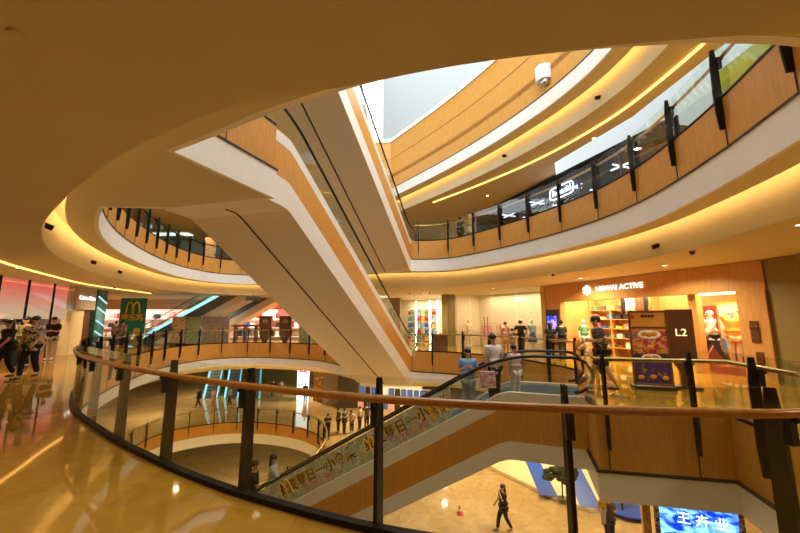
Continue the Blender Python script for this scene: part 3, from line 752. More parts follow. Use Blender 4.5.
for i, x in enumerate((-9.4, -8.0)):
    rt = empty('pointed_totem', (x, 25.2, 0), 0, ('left' if i == 0 else 'right') + ' of two brown tapering directory totems', 'totem', 'brown directory totems')
    v = []
    for y in (-.12, .12): v += [(-.45, y, 2.0), (.45, y, 2.0), (.38, y, .7), (.1, y, .15), (-.1, y, .15), (-.38, y, .7)]
    meshobj('body', v, [(0, 1, 2, 3, 4, 5), (6, 7, 8, 9, 10, 11)] + [(k_, (k_ + 1) % 6, 6 + (k_ + 1) % 6, 6 + k_) for k_ in range(6)], DARKW, rt)
    MB().box((0, 0, .08), (.6, .4, .16)).build('base', BLACK, rt)
    m = MB(); m.box((0, -.13, 1.7), (.3, .02, .06)); m.box((0, -.13, 1.55), (.3, .02, .06)); m.box((-.12, -.13, 1.62), (.05, .02, .2)); m.box((.12, -.13, 1.62), (.05, .02, .2)); m.build('emblem', BRASS, rt)
rt = empty('long_table', (-11.0, 26.6, 0), 0, 'long dark red table behind the left balustrade', 'table')
MB().box((0, 0, 1.3), (2.6, .7, .12)).build('tabletop', MAROON, rt)
for sx in (-1.1, -.4, .4, 1.1): MB().box((sx, 0, .62), (.1, .5, 1.24)).build('leg', DARKW, rt)

# ------------------------------------------------------------------ totem, poster on the right
rt = empty('directory_totem', (7.25, 9.35, 0), R(-25), 'brown storey totem with the gold characters L2', 'totem')
v = []
for y in (-.09, .09): v += [(-.28, y, 1.98), (.28, y, 1.98), (.28, y, .75), (.1, y, .4), (.1, y, .05), (-.1, y, .05), (-.1, y, .4), (-.28, y, .75)]
meshobj('body', v, [tuple(range(8)), tuple(range(8, 16))] + [(k_, (k_ + 1) % 8, 8 + (k_ + 1) % 8, 8 + k_) for k_ in range(8)], DARKW, rt)
MB().box((0, 0, .025), (.6, .4, .05)).build('base', BLACK, rt)
font('lettering', 'L2', .26, emis('gold_letters', (1, .75, .3), 1.4), Matrix.Translation((0, -.1, 1.38)) @ Matrix.Rotation(R(90), 4, 'X'), rt, .006)
rt = empty('poster_stand', (6.3, 9.15, 0), R(-18), 'large framed restaurant poster in red yellow and purple on a stand', 'poster stand')
rt.scale = (.86, 1, .97)
PF = mat('poster_frame', (.20, .10, .03), .4, .6)
m = MB()
for x in (-.47, .47): m.box((x, 0, 1.05), (.05, .06, 1.9))
for z in (.12, 1.98): m.box((0, 0, z), (.99, .06, .05))
m.build('frame', PF, rt)
RDP = pattern('poster_crimson', [(.35, .015, .05), (.42, .02, .06), (.60, .26, .05), (.15, .12, .28)], 7, .5); PUP = pattern('poster_purple', [(.07, .02, .16), (.06, .02, .14), (.35, .18, .05)], 7, .5); YLP = mat('poster_orange', (.62, .27, .03), .5)
MB().box((0, .005, 1.72), (.9, .03, .5)).build('print', YLP, rt); MB().box((0, .005, 1.18), (.9, .03, .58)).build('print', RDP, rt); MB().box((0, .005, .52), (.9, .03, .74)).build('print', PUP, rt)
m = MB()
for x, z, r_ in ((0, 1.38, .3), (0, .80, .25)): m.ball((x, -.02, z), (r_, .012, r_ * .38), 20)
m.build('print', WHT, rt, True)
m = MB()
for x, z in ((-.28, 1.08), (0, 1.06), (.28, 1.08), (-.28, .95), (.28, .95), (-.12, 1.4), (0, 1.38), (.12, 1.4), (-.1, .8), (.1, .8), (-.3, .3), (.3, .3), (0, .32)): m.ball((x, -.035, z), (.09, .012, .06), 10)
m.build('print', YLP, rt, True)
m = MB()
for x in (-.12, -.04, .05, .13): m.ball((x, -.02, 1.86), (.045, .012, .04), 8)
m.build('print', BRN, rt, True)
MB().box((0, -.016, 1.56), (.86, .01, .05)).build('print', DARKW, rt)
MB().box((-.38, -.015, 1.84), (.1, .01, .1)).build('logo_panel', REDT, rt)
MB().box((0, .1, .04), (1.0, .5, .08)).build('base', BLACK, rt)
# counter left of the man
rt = empty('service_desk', (6.2, 13.2, 0), R(-20), 'small desk with wooden top left of the orange shop entrance', 'desk')
MB().box((0, 0, .95), (1.8, .6, .05)).build('tabletop', SW, rt)
for sx in (-.8, .8): MB().box((sx, 0, .46), (.06, .5, .92)).build('leg', STEEL, rt)

# ------------------------------------------------------------------ upper storey (L3)
def l3p(t, n, z): p = Vector((6.0, 20.2)) .lerp(Vector((9.0, 12.0)), t); return (p.x + n * .94, p.y + n * .34, z)
DK = mat('dark_shop_interior', (.03, .03, .05), .6)
wall('wall_upper_dark_shop', (9.0, 26.5), (13.0, 14.0), 5.35, 8.74, DK)
wall('wall_upper_dark_side', (5.2, 23.5), (9.0, 26.5), 5.35, 8.74, DK)
wall('wall_upper_cream', (3.2, 26.5), (5.2, 23.5), 5.35, 8.74, CREAM)
c8 = fill('ceiling_dark_shop', [[(5.4, 22.8), (9.4, 11.8), (13.5, 12.6), (9.5, 26)]], 8.70, DK, -.02); tag(c8, kind='structure')
up = Vector((5.3, 22.9)), Vector((9.45, 11.4)); ud = (up[1] - up[0]).normalized(); ul = (up[1] - up[0]).length; ua = math.atan2(ud.y, ud.x)
for i in range(6):
    c_ = up[0] + ud * ((i + .5) * ul / 6)
    tag(MB().box((c_.x, c_.y, 7.0), (ul / 6 - .04, .03, 3.3), ua).build('window_%d' % (10 + i), DGLASS), kind='structure')
m = MB()
for i in range(7):
    c_ = up[0] + ud * (i * ul / 6); m.box((c_.x, c_.y, 7.0), (.06, .1, 3.3), ua)
c_ = (up[0] + up[1]) / 2; m.box((c_.x, c_.y, 8.62), (ul, .12, .12), ua)
tag(m.build('trim_22', BLACK), kind='structure')
COOL = emis('cool_white_lamp', (.8, .85, 1), 7)
k_ = 0
for i in range(4):
    for j in range(2):
        c_ = up[0] + ud * (1.5 + i * 2.6) + Vector((.94, .34)) * (1.2 + j * 1.6)
        b = MB().box((c_.x, c_.y, 8.3), (1.0, .08, .05), ua); b.box((c_.x, c_.y, 8.3), (.08, 1.0, .05), ua)
        o = b.build('cross_lamp', COOL); tag(o, 'cool white cross shaped lamp inside the dark upper shop', 'lamp', 'cross lamps in the dark upper shop')
        MB().tube([(c_.x, c_.y, 8.32), (c_.x, c_.y, 8.675)], .01, 5).build('stem', BLACK, o)
un_ = Vector((-ud.y, ud.x)); 
if un_.x > 0: un_ = -un_
NE = emis('neon_white', (.7, .75, 1), 4)
pS = up[0] + ud * (t_ := 7.2) + un_ * .12
sg = empty('neon_sign', (pS.x, pS.y, 7.75), 0, 'white neon sign in a rounded frame on the dark upper shop', 'sign')
Mx = wallM((0, 0, 0), (ud.x, ud.y, 0), (un_.x, un_.y, 0))
font('lettering', 'Roland', .42, NE, Mx, sg, .01)
m = MB(); pts = []
for i in range(33):
    a = 2 * math.pi * i / 32; x = .72 * math.copysign(abs(math.cos(a)) ** .35, math.cos(a)); y = .28 * math.copysign(abs(math.sin(a)) ** .35, math.sin(a)); pts.append(Mx @ Vector((x, y, 0)))
m.tube(pts, .025, 6); m.build('neon_frame', NE, sg, True)
# upper windows to the outside, right
wm = MB(); wp = [(9.5, 11.3), (9.6, 8.5), (9.6, 5.6), (9.5, 2.5)]
for i in range(3):
    a_ = Vector(wp[i]); b_ = Vector(wp[i + 1]); c_ = (a_ + b_) / 2; d_ = b_ - a_
    tag(MB().box((c_.x, c_.y, 7.0), (d_.length, .02, 3.3), math.atan2(d_.y, d_.x)).build('window_%d' % (20 + i), WGLASS), kind='structure')
    wm.box((a_.x, a_.y, 7.0), (.08, .08, 3.3)); wm.box((c_.x, c_.y, 7.2), (.05, d_.length, .05))
    wm.box((c_.x, c_.y, 7.0), (.05, .05, 3.3)); wm.box((c_.x, c_.y, 5.8), (.05, d_.length, .05))
tag(wm.build('trim_23', STEEL), kind='structure')
wall('wall_upper_right', (9.6, 2.4), (9.6, -9), 5.35, 8.74, CREAM)
yp = MB().box((8.95, 7.6, 7.0), (.04, 3.4, 3.2)).build('yellow_glass_screen', glass('yellow_glass', (.80, .74, .28))); tag(yp, 'translucent yellow glass screen behind the upper right balustrade', 'glass screen')
wall('wall_glare_cut', (15.5, 3), (15.5, 34), 5.3, 20, PALE)  # made-up pale wall added outside the windows to tone down the bright sky
# gold line on the upper ceiling
gl = catmull([(2.0, 20.6), (4.3, 17.6), (6.2, 14.6), (7.4, 11.6), (7.75, 9.2), (7.8, 7.0)], False, 6)
tag(sweep('line_light', gl, rect(-.03, .03, 8.70, 8.745), False, GOLD), 'thin gold line of light on the upper right ceiling', 'line light')
gl2 = catmull([(-15.8, 22.5), (-14.9, 17.0), (-13.2, 13.2), (-11.6, 10.2), (-9.0, 6.4)], False, 6)
tag(sweep('line_light', gl2, rect(-.03, .03, 3.36, 3.395), False, GOLD), 'thin gold line of light on the left middle storey ceiling', 'line light')
# left part of the upper storey
GBL = mat('pale_teal_glass_wall', (.45, .62, .58), .3)
wall('wall_upper_far', (-34, 31), (3.2, 31), 5.35, 8.74, GBL)
for i in range(9):
    o = MB().box((-26 + i * 3.2, 30.85, 7.0), (.08, .1, 3.3)).build('trim_%d' % (30 + i), STEEL); tag(o, kind='structure')
UL = emis('upper_white_panel', (.85, .95, 1), 1.0)
for i in range(3):
    o = MB().box((-19 + i * 6, 28.5, 8.68), (3.5, .8, .05)).build('ceiling_panel_light', UL); tag(o, 'cool ceiling panel light over the far left upper storey', 'lamp', 'cool ceiling panels')
for i, (x, y, w, k_) in enumerate(((-13.4, 24.6, .8, 0), (-12.3, 24.9, .8, 1), (-11.4, 24.9, .9, 1))):
    board('display_board', x, y, w, 2.1, (BP[0], mat('dark_board', (.05, .04, .02), .5), BP[1])[i], ('red and purple', 'black', 'dark green')[i] + ' board standing on the upper storey at left', 'upper boards', 5.35)
o = empty('upper_table', (-9.3, 25.2, 5.35), 0, 'dark table on the upper storey right of the boards', 'table')
MB().box((0, 0, 1.5), (1.8, .9, .1)).build('tabletop', DARKW, o)
for sx in (-.8, .8): MB().box((sx, 0, .73), (.1, .7, 1.45)).build('leg', DARKW, o)

# ------------------------------------------------------------------ ceiling fittings
def spot(p, ang, label):
    rt = empty('spotlight', p, ang, label, 'spotlight', None)
    MB().box((0, 0, 0), (.1, .06, .1)).build('bracket', BRASS, rt)
    m = MB(); m.tube([(0, -.05, 0), (.04, -.22, -.06)], [.06, .065], 12); m.build('lamp_head', STEEL, rt, True)
    return rt
for (x, y, lab) in ((-7.36, 7.66, 'nearest'), (-10.7, 12.4, 'second'), (-11.8, 14.8, 'third')):
    q = min(offset(ring, .93, True), key=lambda p: (p - Vector((x, y))).length)
    spot((q.x, q.y, 3.75), math.atan2(12 - q.y, -2 - q.x) + math.pi / 2, lab + ' dark spotlight along the glowing cove at left')
q = min(offset(ring, .93, True), key=lambda p: (p - Vector((7.3, 9.5))).length)
spot((q.x, q.y, 3.7), math.atan2(12 - q.y, -2 - q.x) + math.pi / 2, 'dark spotlight on the right cove above the lit shops')
for tgt, lab in (((3.84, 14.56), 'small'), ((5.9, 10.8), 'larger')):
    q = min(offset(ring, .93, True), key=lambda p: (p - Vector(tgt)).length)
    spot((q.x, q.y, 9.1), math.atan2(12 - q.y, -2 - q.x) + math.pi / 2, lab + ' dark spotlight on the topmost golden cove')
def dome(p, label, grp=None):
    rt = empty('dome_camera', p, 0, label, 'camera', grp); MB().lathe([(0, 0), (.09, 0), (.09, -.03), (0, -.03)], n=14).build('base', WHITE, rt)
    MB().ball((0, 0, -.05), .06, 12).build('lens_dome', BLACK, rt, True)
for p, lab in (((7.2, 8.6, 3.4), 'black domed camera on the ceiling in front of the olive wall'), ((5.6, 12.9, 3.4), 'black domed camera on the ceiling over the shop sign'), ((-14.5, 18, 3.4), 'domed camera on the left ceiling by the teal column'), ((.6, 22.0, 3.4), 'domed camera on the ceiling by the escalator foot'), ((1.8, 21.5, 3.4), 'domed camera on the ceiling before the light tubes')):
    dome(p, lab)
def sprink(p, lab):
    o = MB().lathe([(0, -.012), (.045, -.012), (.05, 0), (0, 0)], n=16).build('sprinkler_cover', PLASTER); o.location = p; return tag(o, lab, 'sprinkler', 'ceiling sprinkler covers')
for x, y in ((-1.15, 1.35), (-2.3, 1.9), (-5.5, 4.0), (-9, 7.5), (8, 9.5), (7.4, 12)): sprink((x, y, 3.4), 'small flush round cover on the brown ceiling')
# ceiling mounted exit sign & big detector
o = empty('hanging_exit_sign', (-9.3, 22.5, 3.05), 0, 'small dark hanging sign under the far ceiling', 'sign')
MB().box((0, 0, 0), (.9, .08, .28)).build('panel', mat('sign_dark', (.08, .08, .05), .5), o); MB().tube([(0, 0, .12), (0, 0, .34)], .012, 6).build('stem', STEEL, o)
rt = empty('beam_detector', (5.35, 12.0, 10.45), 0, 'white drum shaped detector hanging at the top edge', 'detector')
MB().lathe([(0, 0), (.28, 0), (.3, .1), (.3, .55), (0, .55)], n=20).build('housing', WHITE, rt, False); MB().ball((-.02, -.1, -.08), .15, 12).build('lens', CHROME, rt, True)

# ------------------------------------------------------------------ ground storey
wall('wall_ground_far', (-45, 45.5), (2, 45.5), -6, -1.51, OLIVE)
wall('wall_ground_shop', (-8, 38), (2, 33.5), -6, -1.51, CRW)
lb = empty('lit_column', (-9.6, 36.5, -6), 0, 'white lit advertising column with red round logo on ground storey', 'advertising column')
MB().box((0, 0, 1.9), (1.1, .3, 3.8)).build('body', emis('column_glow', (.75, .85, 1), 2.2), lb)
m = MB(); m.tube([(.36 * math.cos(2 * math.pi * i / 20), -.2, 3.0 + .36 * math.sin(2 * math.pi * i / 20)) for i in range(21)], .09, 6); m.tube([(.1, -.2, 2.9), (.4, -.2, 2.5)], .08, 6); m.build('logo', emis('red_glow', (1, .02, .03), 3), lb)
wc = MB().box((-7.9, 36.0, -4.0), (1.0, .3, 4)).build('bright_poster', pattern('orange_poster', [(.9, .55, .25), (.7, .3, .1), (.95, .8, .5)], 2)); tag(wc, 'orange poster panel right of the lit advertising column', 'poster')
dc = MB().box((-4.6, 33.5, -3.98), (1.8, 1.2, 4.0)).build('wall_dark_column', mat('dark_column', (.07, .05, .03), .4)); tag(dc, kind='structure')
wall('wall_grey_column', (-7.2, 34.6), (-5.6, 34), -6, -1.51, GREYW)
for i in range(26):
    x = -3.2 + (i % 13) * .5; 
    hung((x, 30.4 - (i % 13) * .19 + (i // 13) * .9, -4.35 + .5 * (i // 13)), random.choice([GOODS[3], GOODS[3], GOODS[9], GOODS[1], GOODS[6], GOODS[4], GOODS[0], GOODS[5]]), R(random.uniform(-30, 30)), 'coloured garment hanging in the crowded ground storey shop', 'garments in the ground storey shop')
for j in range(2):
    rk = empty('clothes_rack', (-.2, 29.26 + j * .9, -6), 0, ('front' if j == 0 else 'back') + ' clothes rail of the ground storey shop', 'clothes rack', 'ground storey clothes rails')
    o = MB().tube([(-3.3, 1.26, 0), (-3.3, 1.26, 1.73 + .5 * j), (3.3, -1.25, 1.73 + .5 * j), (3.3, -1.25, 0)], .02, 6).build('rail_frame', CHROME, rk)
# low platform with blue stripes
DISP = mat('display_cream', (.85, .68, .45), .4)
pfm = [(2.9, 22.9), (6.6, 16.75), (7.7, 15.6), (13, 17), (13, 26), (5, 27)]
dp = fill('display_platform', [pfm], -5.99, DISP, .16); tag(dp, 'low cream display platform with blue stripes on the ground floor', 'platform')
BST = mat('blue_stripe', (.02, .10, .60), .4)
def stripe(a, b, w):
    a = Vector(a); b = Vector(b); n = Vector((-(b - a).y, (b - a).x)).normalized() * w / 2
    fill('stripe', [[a - n, a + n, b + n, b - n]], -5.83, BST, .01, dp)
stripe((7.29, 21.27), (6.45, 16.69), .75); stripe((9.21, 20.70), (7.74, 15.70), .8)
bd_ = MB().lathe([(0, 0), (.75, 0), (.75, .03), (0, .03)], n=28).build('blue_disc', BST); bd_.location = (9.12, 15.62, -5.83); tag(bd_, 'round blue disc lying on the display platform', 'disc')
# planters
LEAF = mat('dark_leaves', (.04, .05, .025), .7, var=.4)
def topiary(p, s, label):
    rt = empty('potted_display', p, 0, label, 'display plant')
    MB().lathe([(0, 0), (.28 * s, 0), (.28 * s, .04), (.03, .06), (.03, .9 * s), (0, .9 * s)], n=16).build('stand', BLACK, rt)
    rnd = random.Random(3); m = MB()
    for i in range(70):
        a = rnd.uniform(0, 6.28); x = rnd.uniform(-.8, .8) * s; w = .38 * s * math.sqrt(max(0, 1 - (x / (.9 * s)) ** 2)); z = rnd.uniform(-w, w)
        c = (x, .3 * rnd.uniform(-1, 1) * w, 1.2 * s + z); rr = rnd.uniform(.13, .24) * s
        m.ball(c, (rr, rr * .8, rr * .7), 6)
    m.build('foliage', LEAF, rt)
topiary((6.94, 16.43, -5.83), .85, 'dark leafy display plant on a round black stand by the blue stripe')
topiary((4.6, 21.5, -5.83), .8, 'smaller dark display plant at the far end of the platform')
topiary((8.9, 15.5, -6.0), .7, 'dark low plant near the adult carrying a child')
# cone / small red sign, sign stand
cn = empty('warning_cone', (2.4, 15.6, -6), 0, 'small red warning cone on the ground floor left of the woman in black', 'cone')
cn.scale = (.7, .7, .7)
MB().lathe([(.15, .03), (.13, .05), (.03, .45), (0, .45)], n=14).build('body', mat('cone_red', (.8, .06, .03), .5), cn); MB().box((0, 0, .015), (.36, .36, .03)).build('base', REDT, cn)
MB().lathe([(.105, .17), (.08, .28)], n=14).build('reflective_band', WHT, cn)
st = empty('sign_stand', (3.6, 20.0, -6), 0, 'black stand on the ground floor behind the woman in black', 'stand')
MB().box((0, 0, .02), (.9, .5, .04)).build('base', BLACK, st); MB().tube([(0, 0, .04), (0, 0, 1.0)], .025, 8).build('pole', BLACK, st); MB().box((0, 0, 1.1), (.6, .05, .3)).build('panel', BLACK, st)
# LED screen
ld = empty('video_screen', (8.95, 11.7, -6), math.atan2(-.7, 1.65), 'large bright blue video screen at the bottom right', 'screen')
m, t, out = nt('video_picture'); e = t.nodes.new('ShaderNodeEmission'); n = t.nodes.new('ShaderNodeTexNoise'); n.inputs['Scale'].default_value = 1.2; n.inputs['Distortion'].default_value = 2
t.links.new(coords(t, (1, 1, 2)), n.inputs[0]); t.links.new(ramp(t, n.outputs['Fac'], (.0, .03, .55), (.25, .65, 1), .42, .62), e.inputs[0]); e.inputs[1].default_value = 1.6; t.links.new(e.outputs[0], out.inputs[0])
MB().box((0, 0, 1.15), (1.9, .1, 2.25)).build('picture', m, ld)
font('lettering', '王 卉 业', .36, emis('white_screen_text', (1, 1, 1), 2), Matrix.Translation((.1, -.07, 1.75)) @ Matrix.Rotation(R(90), 4, 'X'), ld, .004)
m = MB()
for x in (-1.03, 1.03): m.box((x, 0, 1.15), (.12, .16, 2.3))
m.build('frame', pattern('check_frame', [(.02, .02, .02), (.7, .7, .7)], 18), ld)
wc = MB().box((7.75, 12.25, -4.0), (.22, .25, 4.0), R(-20)).build('wall_screen_pillar', SW); tag(wc, kind='structure')
wall('wall_ground_right', (13.5, 5), (13.5, 40), -6, -1.51, SW)
# low things in the basement
f_ = MB().box((-11.5, 24, -11.3), (3, 1.5, 1.2)).build('basement_counter', mat('counter_dark', (.12, .09, .04), .5)); tag(f_, 'dark counter on the basement floor seen through the oval opening', 'counter')

# ------------------------------------------------------------------ people
SKIN = mat('skin', (.55, .32, .20), .55); HAIRB = mat('black_hair', (.012, .009, .008), .5); HAIRN = mat('brown_hair', (.06, .03, .015), .5)
EYE = mat('eye_dark', (.02, .015, .01), .3); LIP = mat('lip', (.35, .10, .08), .5)
def skinmesh(name, nodes, edges, m, parent, roots, sub=2):
    me = bpy.data.meshes.new(name); me.from_pydata([n[0] for n in nodes], edges, []); me.materials.append(m)
    o = bpy.data.objects.new(name, me); link(o, parent)
    o.modifiers.new('Skin', 'SKIN')
    sv = me.skin_vertices[0].data if me.skin_vertices else None
    if sv is None:
        bpy.context.view_layer.objects.active = o
        with bpy.context.temp_override(object=o, active_object=o, selected_objects=[o]): bpy.ops.mesh.customdata_skin_add()
        sv = me.skin_vertices[0].data
    for i, n in enumerate(nodes):
        r = n[1]; sv[i].radius = r if isinstance(r, tuple) else (r, r); sv[i].use_root = i in roots
    o.modifiers['Skin'].use_smooth_shade = True
    s = o.modifiers.new('Subdivision', 'SUBSURF'); s.levels = 1; s.render_levels = sub
    return o
def person(p, face, H, top, bottom, label, hair=None, long=False, stride=.0, arms='down', sleeve='short', legs='long', group=None, shoes=None, skirt=False, skin=None, name='person', cat='person', lean=0.0, extra=None):
    """face = heading in degrees (0 = facing +Y, i.e. away from the camera)"""
    hair = hair or HAIRB; skin = skin or SKIN
    rt = empty(name, p, R(face), label, cat, group)
    s = H
    A = {'down': ((.135, .0, .64), (.14, .03, .50)), 'phone': ((.125, .01, .655), (.04, .13, .67)), 'rail': ((.15, .07, .69), (.15, .20, .61)),
         'swing_f': ((.13, .06, .65), (.12, .15, .54)), 'swing_b': ((.135, -.07, .65), (.135, -.11, .51)), 'up': ((.15, .0, .93), (.03, .0, 1.06)),
         'hip': ((.19, -.03, .67), (.10, .04, .57)), 'hold': ((.13, .03, .66), (.05, .14, .72)), 'mouth': ((.12, .06, .68), (.03, .10, .83))}
    la, ra = (arms if isinstance(arms, tuple) else (arms, arms))
    def V(x, y, z): return Vector((x, y + lean * max(0, z - .5), z)) * s
    T = []
    def node(x, y, z, r): T.append((V(x, y, z), (r[0] * s, r[1] * s) if isinstance(r, tuple) else r * s)); return len(T) - 1
    pel = node(0, 0, .535, (.080, .06)); sp_ = node(0, -.002, .62, (.074, .056)); ch = node(0, .0, .72, (.090, .066)); sh = node(0, 0, .80, (.06, .045)); nk = node(0, .0, .845, .029)
    jw = node(0, .012, .885, (.036, .040)); hd = node(0, .006, .93, (.046, .054)); tp = node(0, 0, .965, (.036, .042))
    Eg = [(pel, sp_), (sp_, ch), (ch, sh), (sh, nk), (nk, jw), (jw, hd), (hd, tp)]
    arm = {}
    for sx, aa in ((-1, la), (1, ra)):
        e_, w_ = A[aa]; a0 = node(sx * .10, 0, .80, .034); a1_ = node(sx * e_[0], e_[1], e_[2], .024); a2_ = node(sx * w_[0], w_[1], w_[2], .017)
        dx = Vector(w_) - Vector(e_); dx.normalize()
        a3 = node(sx * (w_[0] + dx.x * .035), w_[1] + dx.y * .035, w_[2] + dx.z * .035, (.022, .012))
        Eg += [(sh, a0), (a0, a1_), (a1_, a2_), (a2_, a3)]; arm[sx] = (a0, a1_, a2_, a3, dx)
    leg = {}
    for sx in (-1, 1):
        st = stride * sx
        l0 = node(sx * .05, 0, .50, .056); kz = .285; l1 = node(sx * .052, st * .5 + (.03 if st else 0), kz, .038); l2 = node(sx * .05, st - (.02 if st < 0 else 0), .05 + (.035 if st < 0 else 0), .024)
        l3 = node(sx * .055, st + .07, .018 + (.008 if st < 0 else 0), (.022, .016))
        Eg += [(pel, l0), (l0, l1), (l1, l2), (l2, l3)]; leg[sx] = (l0, l1, l2, l3)
    nodes = list(T); edges = list(Eg); roots = {pel}
    # fingers and thumb, each a short chain rooted in the palm
    for sx in (-1, 1):
        a3 = arm[sx][3]; dx = arm[sx][4]; base = nodes[a3][0]; d = Vector((sx * dx.x, dx.y, dx.z)); d.normalize()
        side = d.cross(Vector((sx, 0, 0)));
        side = side.normalized() if side.length > .1 else Vector((0, 1, 0)); curl = d.cross(side).normalized()
        if curl.x * sx > 0: curl = -curl
        for k, ln in enumerate((.040, .046, .043, .034)):
            b0 = base - d * .01 * s + side * ((k - 1.5) * .010 * s); k0 = len(nodes)
            nodes += [(b0, .0055 * s), (b0 + d * ln * .6 * s + curl * .004 * s, .0048 * s), (b0 + d * ln * .95 * s + curl * .014 * s, .004 * s)]; edges += [(k0, k0 + 1), (k0 + 1, k0 + 2)]; roots.add(k0)
        b0 = base - d * .025 * s + side * .014 * s; k0 = len(nodes)
        nodes += [(b0, .006 * s), (b0 + d * .02 * s + side * .018 * s, .0052 * s), (b0 + d * .035 * s + side * .02 * s + curl * .008 * s, .0045 * s)]; edges += [(k0, k0 + 1), (k0 + 1, k0 + 2)]; roots.add(k0)
    # nose
    skinmesh('body', nodes, edges, skin, rt, roots)
    def sub(name, keep, grow, m, rootn, extra_nodes=(), extra_edges=()):
        mp = {}; nn = []
        for k_ in keep:
            mp[k_] = len(nn); r = T[k_][1]; r = r if isinstance(r, tuple) else (r, r); nn.append((T[k_][0], (r[0] + grow * s, r[1] + grow * s)))
        ee = [(mp[a], mp[b]) for a, b in Eg if a in mp and b in mp]
        for base, (pos, r) in extra_nodes:
            k0 = len(nn); nn.append((pos, (r * s, r * s))); ee.append((mp[base], k0))
        return skinmesh(name, nn, ee, m, rt, {mp[rootn]}, 1)
    keep = [pel, sp_, ch, sh]; ex = [(pel, (V(0, 0, .475), .086))]
    for sx in (-1, 1):
        a0, a1_, a2_ = arm[sx][:3]; keep.append(a0)
        if sleeve == 'long': keep += [a1_, a2_]
        elif sleeve == 'short': ex.append((a0, (T[a0][0].lerp(T[a1_][0], .8), .040)))
    sub('shirt', keep, .020, top, pel, ex)
    if skirt:
        MB().lathe([(.085 * s, .60 * s), (.12 * s, .45 * s), (.15 * s, .30 * s), (.14 * s, .30 * s), (.08 * s, .5 * s)], n=14).build('skirt', bottom, rt, True)
    else:
        keep = [pel]; ex = []
        for sx in (-1, 1):
            l0, l1, l2, l3 = leg[sx]; keep += [l0]
            if legs == 'long': keep += [l1, l2]
            else: ex.append((l0, (T[l0][0].lerp(T[l1][0], .9), .052)))
        sub('trousers', keep, .012, bottom, pel, ex)
    for sx in (-1, 1):
        l2, l3 = leg[sx][2:4]; m = MB(); c = T[l2][0].lerp(T[l3][0], .55)
        m.ball((c.x, c.y, max(c.z - .004 * s, .021 * s)), (.027 * s, .072 * s, .021 * s), 12); m.build('shoe', shoes or BLACK, rt, True)
    # hair
    hc = T[hd][0]; m = MB(); m.ball((hc.x, hc.y - .010 * s, hc.z + .018 * s), (.056 * s, .064 * s, .052 * s), 14)
    if long: m.ball((hc.x, hc.y - .042 * s, hc.z - .06 * s), (.055 * s, .032 * s, .115 * s), 12)
    m.build('hair', hair, rt, True)
    m = MB(); f = T[jw][0]
    m.ball((f.x, hc.y + .056 * s, hc.z - .012 * s), (.007 * s, .012 * s, .014 * s), 8); m.build('nose', skin, rt, True)
    for sx in (-1, 1):
        MB().ball((sx * .019 * s, hc.y + .050 * s, hc.z + .0 * s), (.007 * s, .005 * s, .0045 * s), 8).build('eye', EYE, rt, True)
        MB().ball((sx * .052 * s, hc.y - .002 * s, hc.z - .012 * s), (.007 * s, .012 * s, .018 * s), 8).build('ear', skin, rt, True)
    MB().ball((0, hc.y + .048 * s, hc.z - .038 * s), (.014 * s, .005 * s, .004 * s), 8).build('mouth', LIP, rt, True)
    rt['arm_l'] = 0; del rt['arm_l']
    return rt, T, arm
def cl(n, c): return mat('cloth_' + n, c, .85)
CAMO = pattern('camouflage_shirt', [(.02, .02, .015), (.12, .11, .06), (.03, .03, .02), (.38, .36, .26)], 9)
PATS = pattern('patterned_shirt', [(.55, .5, .38), (.05, .05, .04), (.6, .55, .42), (.2, .17, .12)], 8)
B_, W_, DKB = cl('black', (.012, .012, .013)), cl('white', (.75, .73, .7)), cl('dark_blue', (.02, .03, .08))
person((-11.6, 10.7, 0), 165, 1.74, B_, B_, 'long haired woman in dark clothes walking at the far left edge', HAIRN, True, .1, ('swing_f', 'swing_b'))
person((-10.9, 10.75, 0), 190, 1.84, PATS, B_, 'person in patterned shirt and black trousers wearing a dark cap', stride=.09, arms=('swing_f', 'down'))
person((-13.3, 12.8, 0), 170, 1.84, cl('olive', (.28, .22, .10)), B_, 'person in an olive tee shirt behind the patterned shirt', stride=.06)
person((-15.1, 15.7, 0), 200, 1.86, B_, cl('khaki', (.45, .36, .24)), 'man in black tee and khaki shorts looking at his phone', arms='phone', legs='short', shoes=W_)
person((-18.3, 21.6, 0), 190, 1.7, cl('yellow', (.85, .42, .02)), B_, 'person in a bright yellow shirt beyond the teal column')
person((-18.3, 23.2, 0), 10, 1.65, cl('grey_rose', (.35, .22, .2)), DKB, 'left of two people standing before the left far shops')
person((-17.7, 23.0, 0), -10, 1.72, cl('mauve', (.25, .16, .17)), B_, 'right of two people standing before the left far shops', arms='hip')
mc, _, _ = person((4.95, 8.95, 0), 62, 1.82, CAMO, B_, 'man in camouflage shirt and black shorts stepping towards escalator with phone', arms='phone', legs='short', stride=.13, lean=.1, shoes=B_)
mc.rotation_euler = (0, 0, R(75))
def onC2(s, l): p = PC + dC * s + latC * l; return (p.x, p.y, hC(s) - .01)
person(onC2(1.75, .7), 205, 1.60, W_, B_, 'woman with black hair in a white shirt riding near the escalator top', long=True, arms=('hold', 'down'))
person(onC2(2.35, .85), 170, 1.56, cl('light_blue', (.22, .38, .62)), cl('grey', (.4, .4, .42)), 'girl in a light blue shirt on the escalator, lowest of the three', long=True, arms='hold')
person(onC2(1.3, .8), 200, 1.22, cl('pale_pink', (.7, .5, .45)), W_, 'small child on the escalator behind the woman in white', arms='down')
bag = empty('handbag', (onC2(1.75, .35)[0] - .1, onC2(1.75, .35)[1], hC(1.75) + .62), 0, 'pink and white bag held by the woman in white', 'bag')
MB().box((0, 0, 0), (.34, .12, .34)).build('body', pattern('bag_print', [(.8, .2, .35), (.8, .7, .7)], 14), bag); MB().tube([(-.1, 0, .16), (-.08, 0, .3), (.08, 0, .3), (.1, 0, .16)], .01, 6).build('handle', PINKT, bag)
